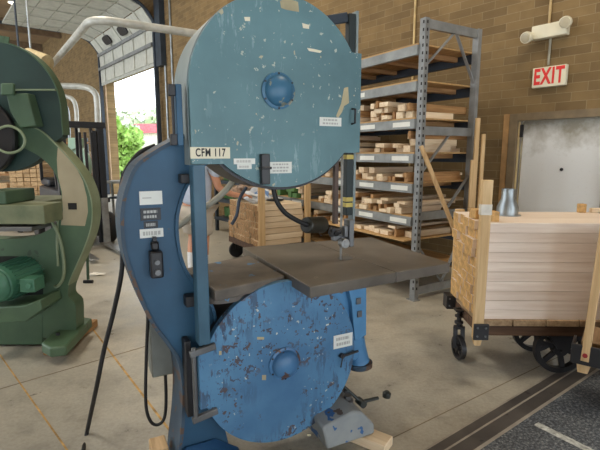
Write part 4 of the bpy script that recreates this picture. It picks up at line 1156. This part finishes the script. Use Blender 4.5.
# ================================================================== BACKGROUND LUMBER STACK AT LEFT
LF = Frame(aty(11,200,9.0).x, 9.0, R(8))
PLT = thing('lumber_cart', 'low cart carrying stacked pale boards seen through green saw', 'cart', LF.o, LF.a)
MB().span((0,0,.25),(.64,1.0,.34)).build('platform', 'wood_old', PLT, .005)
for x_, y_ in ((.08,.1),(.56,.1),(.08,.9),(.56,.9)): MB().cyl((x_-.03,y_,.125),(x_+.03,y_,.125),.12,n=20).build('wheel', 'iron_dark', PLT)
zl0 = .342; zt_ = aty(20,164,9.0).z; nl2 = 12; hb = (zt_-zl0)/nl2
bp5 = None
for r_ in range(nl2):
    for k2 in range(5):
        if bp5 is None: bp5 = MB().span((-.06,0,0),(.06,.95,hb-.008)).build('stacked_board', 'wood_y', None, .004); o_ = bp5
        else: o_ = bp5.copy(); COL.objects.link(o_)
        o_.location = LF.w(.065+k2*.1275,.01+rnd.uniform(-.0,.03),zl0+r_*hb); o_.rotation_euler = (0,0,LF.a)
        tag(o_, 'pale board end seen through green saw, %s layer up, %s from left' % (ORD[r_+1], ORD[k2+1]), 'lumber', 'stacked boards seen through the green saw')
# shelving behind it
SF = Frame(aty(-8,150,11.5).x, 11.5, R(6))
SH = thing('storage_rack', 'brown shelving with lumber behind the green saw', 'rack', SF.o, SF.a)
for x_ in (0,1.14,2.3): MB().span((x_-.03,-.03,0),(x_+.03,.03,2.0)).build('post', 'rack_dark', SH)
for z_ in (.3,.7,1.1,1.5,1.9): MB().span((-.05,-.05,z_-.05),(2.35,.7,z_)).build('shelf', 'wood_brown', SH)
bp6 = None
for r_, z_ in enumerate((.7,1.1,1.5)):
    for k2 in range(8):
        if bp6 is None: bp6 = MB().span((-.1,0,0),(.1,.6,.16)).build('lumber_offcut', 'wood_y', None, .004); o_ = bp6
        else: o_ = bp6.copy(); COL.objects.link(o_)
        o_.location = SF.w(.16+k2*.28,.0,z_+.001); o_.rotation_euler = (0,0,SF.a)
        tag(o_, 'lumber bundle on brown shelving, %s shelf, %s from left' % (ORD[r_+2], ORD[k2+1]), 'lumber', 'lumber on the brown shelving')
rb_ = tag(MB().blob((0,0,.32),(.2,.2,.32),.05,3,2).build('red_bag', 'red', None, smooth=True), 'dark red bag on floor beyond green saw frame', 'bag'); rb_.location = aty(53,185,10.6); rb_.location.z = .0
rb_.scale = (1,1,1.6)
# crumpled paper on floor
pp = MB(); pp.blob((0,0,.012),(.09,.05,.012),.4,3,5); po_ = tag(pp.build('paper_scrap', 'paper', None, smooth=True), 'crumpled white paper scrap on floor before forklift', 'paper'); po_.location = atz(97,275); po_.location.z = .004

# ================================================================== PERSON
def skin_mesh(verts, edges, name, mat, parent, sub=2, root=0):
    me = bpy.data.meshes.new(name); me.from_pydata([v[0] for v in verts], edges, [])
    o_ = bpy.data.objects.new(name, me); COL.objects.link(o_)
    sk = o_.modifiers.new('skin', 'SKIN'); sk.use_smooth_shade = True
    sd = me.skin_vertices[0].data if me.skin_vertices else None
    if sd is None:
        bm_ = bmesh.new(); bm_.from_mesh(me); bm_.verts.layers.skin.verify(); bm_.to_mesh(me); bm_.free(); sd = me.skin_vertices[0].data
    for i, v in enumerate(verts):
        r_ = v[1]; sd[i].radius = r_ if isinstance(r_, tuple) else (r_, r_); sd[i].use_root = (i == root)
    ss = o_.modifiers.new('sub', 'SUBSURF'); ss.levels = sub; ss.render_levels = sub
    dg = bpy.context.evaluated_depsgraph_get(); dg.update()
    me2 = bpy.data.meshes.new_from_object(o_.evaluated_get(dg)); bpy.data.objects.remove(o_)
    me2.materials.clear(); me2.materials.append(M[mat])
    for p in me2.polygons: p.use_smooth = True
    o2 = bpy.data.objects.new(name, me2); COL.objects.link(o2); o2.parent = parent; return o2
# local frame: facing +y, x to the right
PX = aty(196, 200, 5.75)
PS = thing('person', 'person in pale blue shirt and shorts, back turned, reaching to cart', 'person', (PX.x, 5.75, 0), R(-22)); PS.scale = (1.06,1.06,1.05)
V = []; E = []
def add(p, r, to=None):
    V.append((Vector(p), r)); i = len(V)-1
    if to is not None: E.append((to, i))
    return i
pel = add((0,0,.95), (.155,.12))
sp1 = add((0,.0,1.10), (.15,.115), pel); sp2 = add((0,.02,1.26), (.17,.12), sp1); ch = add((0,.02,1.40), (.15,.10), sp2)
nk = add((0,.04,1.50), .058, ch); hd0 = add((0,.06,1.57), (.066,.075), nk); hd1 = add((0,.075,1.66), (.078,.094), hd0); hd2 = add((0,.07,1.73), (.06,.07), hd1)
def arm(side, pts):
    prev = ch; ids = []
    for p, r_ in pts: prev = add(p, r_, prev); ids.append(prev)
    return ids
ra = arm(1, [((.19,.02,1.41),.065), ((.26,.04,1.23),.052), ((.28,.07,1.11),.046), ((.37,.21,1.03),.038), ((.43,.32,1.01),.028), ((.46,.37,1.01),(.036,.018))])
la = arm(-1, [((-.19,.02,1.41),.065), ((-.25,.04,1.25),.052), ((-.27,.08,1.13),.045), ((-.22,.26,1.06),.038), ((-.18,.36,1.04),.028), ((-.165,.41,1.035),(.036,.018))])
for wrist, d, side in ((ra[-1], Vector((.5,.85,-.15)).normalized(), 1), (la[-1], Vector((.3,.95,-.1)).normalized(), -1)):
    base = V[wrist][0]; sd = Vector((d.y,-d.x,0)).normalized()
    for k2, (off, ln) in enumerate(((-.03,.058),(-.01,.068),(.01,.064),(.03,.050))):
        f0 = add(base+d*.045+sd*off, .009, wrist); f1 = add(base+d*(.045+ln*.55)+sd*off*1.15+Vector((0,0,-.008)), .0085, f0); add(base+d*(.045+ln)+sd*off*1.2+Vector((0,0,-.030)), .0075, f1)
    t0 = add(base-d*.012-sd*side*.040+Vector((0,0,-.004)), .011, wrist); add(base+d*.025-sd*side*.060+Vector((0,0,-.016)), .009, t0)
for sx, yo in ((-1, .05), (1, -.04)):
    h_ = add((sx*.09,.0,.88), .095, pel); k_ = add((sx*.115, yo+.03, .50), .058, h_); c_ = add((sx*.12, yo+.0, .36), .060, k_); a_ = add((sx*.125, yo-.02, .09), .038, c_)
    add((sx*.135, yo+.05, .045), .035, a_); 
skin_mesh(V, E, 'body', 'skin', PS)
V = []; E = []
pel = add((0,0,.88), (.215,.165)); sp1 = add((0,.0,1.06), (.215,.165), pel); sp2 = add((0,.02,1.25), (.222,.155), sp1); ch = add((0,.02,1.41), (.175,.12), sp2); add((0,.035,1.475), (.075,.07), ch)
for s_, q in ((1, [((.20,.02,1.42),.082), ((.25,.045,1.31),.078), ((.275,.07,1.23),.078)]), (-1, [((-.20,.02,1.42),.082), ((-.24,.035,1.31),.078), ((-.255,.05,1.23),.078)])):
    prev = ch
    for p, r_ in q: prev = add(p, r_, prev)
skin_mesh(V, E, 'shirt', 'shirt', PS)
V = []; E = []
pel = add((0,0,.90), (.19,.15))
for sx, yo in ((-1,.05),(1,-.04)):
    h_ = add((sx*.10,.0,.82), .125, pel); add((sx*.12, yo*.5+.01, .64), .112, h_); add((sx*.125, yo*.8+.02, .52), .108, len(V)-1)
skin_mesh(V, E, 'shorts', 'shorts', PS)
for sx, yo in ((-1,.05),(1,-.04)):
    MB().tube([(sx*.122,yo-.005,.30),(sx*.124,yo-.015,.18),(sx*.125,yo-.02,.08)], lambda t: .056-.012*t, 16).build('sock', 'sock', PS, smooth=True)
    q = MB(); q.blob((sx*.135,yo+.045,.05),(.052,.14,.05),.04,3,1)
    for v in q.bm.verts: v.co.z = max(v.co.z, .002)
    q.build('shoe', 'shoe', PS, smooth=True)
q = MB(); q.dome((0,.07,1.695), (0,-.1,1), .098, .095, 24); q.lathe([(.02,0),(.075,.002),(.075,.010),(.02,.012)], (0,.15,1.70), (0,-.15,1), 20); q.build('cap', 'cap', PS, smooth=True, sharp=50)
q = MB(); q.blob((0,.03,1.64),(.084,.075,.075),.05,3,2); q.build('hair', m_plain('brown_hair', (70,54,44), .8), PS, smooth=True)
q = MB(); q.blob((0,.172,1.635),(.014,.02,.022),.02,2,1); q.build('nose', 'skin', PS, smooth=True)
for sx in (-1,1):
    MB().blob((sx*.082,.07,1.63),(.012,.022,.032),.05,2,1).build('ear', 'skin', PS, smooth=True)
    MB().blob((sx*.03,.158,1.665),(.012,.008,.008),.0,2,1).build('eye', 'ink', PS, smooth=True)
MB().blob((0,.158,1.585),(.024,.007,.007),.0,2,1).build('mouth', m_plain('lip', (176,100,90), .6), PS, smooth=True)

# ================================================================== OUTSIDE THE ROLL-UP DOOR
gnd = struct(MB().span((WD+.31, ruR-30, -.3), (WD+70, yF+60, -.02)).build('ground', 'asphalt')); gnd.rotation_euler = (0,0,WALLF.a)
lw = tag(MB().span((WD+12, -10, -.019), (WD+69, yF+50, -.0185)).build('lawn', 'grass'), 'strip of green lawn outside the roll-up door', 'grass', None, 'stuff'); lw.rotation_euler = (0,0,WALLF.a)
def tree(px, py_top, Y, w, lab, mat, seed, n=700, leaf=.16, low=.3, name='tree'):
    p = aty(px, 150, Y); top = aty(px, py_top, Y).z; rn = random.Random(seed)
    t = thing(name, lab, 'tree', (p.x, Y, 0))
    MB().cyl((0,0,-.0175),(0,0,top*.7),w*.05,w*.02,10).build('trunk', 'bark', t)
    m_ = MB(); h0 = top*low; c = (h0+top)/2; hz_ = (top-h0)/2
    cl = [(rn.uniform(-.6,.6)*w, rn.uniform(-.6,.6)*w, c+rn.uniform(-.75,.75)*hz_, rn.uniform(.25,.5)*w) for _ in range(12)]
    for _ in range(n):
        cx2, cy2, cz2, r_ = rn.choice(cl); v = Vector((rn.gauss(0,1),rn.gauss(0,1),rn.gauss(0,1))).normalized()*r_*rn.uniform(.6,1)
        q = Vector((cx2,cy2,cz2))+v; q.z = min(max(q.z, h0), top)
        a = Vector((rn.uniform(-1,1),rn.uniform(-1,1),rn.uniform(-1,1))).normalized()*leaf; b2 = a.orthogonal().normalized()*leaf*.6
        m_.bm.faces.new([m_.bm.verts.new(q+a), m_.bm.verts.new(q+b2), m_.bm.verts.new(q-a), m_.bm.verts.new(q-b2)])
    m_.build('crown', mat, t)
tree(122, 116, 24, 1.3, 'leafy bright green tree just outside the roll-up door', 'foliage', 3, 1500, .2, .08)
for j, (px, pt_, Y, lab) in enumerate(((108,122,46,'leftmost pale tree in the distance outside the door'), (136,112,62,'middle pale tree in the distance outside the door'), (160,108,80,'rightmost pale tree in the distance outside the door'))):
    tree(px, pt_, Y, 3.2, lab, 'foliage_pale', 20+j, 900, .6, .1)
hp = aty(150,150,50); HS = thing('house', 'pale house with pink red roof far outside the door', 'house', (hp.x, 50, 0))
zr = aty(150,133,50).z; zr2 = aty(150,124,50).z
MB().span((-2.4,0,-.018),(3,4,zr)).build('wall', 'cream', HS)
MB().prism([(-2.8,zr+.002),(3.4,zr+.002),(2.2,zr2),(-1.4,zr2)], -.4, 4.4, 'y').build('roof', 'roof_red', HS)
for x_ in (-1.2,1.2): MB().span((x_-.4,-.05,.9),(x_+.4,-.002,2.0)).build('window', 'rack_dark', HS)

# ================================================================== LIGHT
wd_ = bpy.data.worlds.new('World'); scene.world = wd_; wd_.use_nodes = True
bgn = wd_.node_tree.nodes['Background']; bgn.inputs[0].default_value = (.87,.94,1.0,1); bgn.inputs[1].default_value = 3.7
def area(name, loc, rot, size, power, col):
    l = bpy.data.lights.new(name, 'AREA'); l.shape = 'RECTANGLE'; l.size, l.size_y = size; l.energy = power; l.color = col
    o_ = bpy.data.objects.new(name, l); COL.objects.link(o_); o_.location = loc; o_.rotation_euler = rot; return o_
area('shop_lamp', (2.2,2.6,6.9), (0,0,0), (1.2,1.2), 110, (1,.86,.66))
area('shop_lamp', (-4.0,7.5,7.2), (0,0,0), (1.5,1.5), 240, (1,.9,.75))
area('shop_lamp', (-3.5,1.5,7.2), (0,0,0), (1.5,1.5), 160, (1,.92,.8))

# ================================================================== CAMERA
cam = bpy.data.cameras.new('Camera'); cam.sensor_width = 36; cam.lens = 27.0; cam.clip_end = 300; cam.clip_start = .05
co = bpy.data.objects.new('Camera', cam); COL.objects.link(co); co.location = (0,0,EYE); co.rotation_euler = (PI/2-PITCH,0,0)
scene.camera = co
scene.view_settings.view_transform = 'Standard'; scene.view_settings.look = 'None'; scene.view_settings.exposure = 0.12
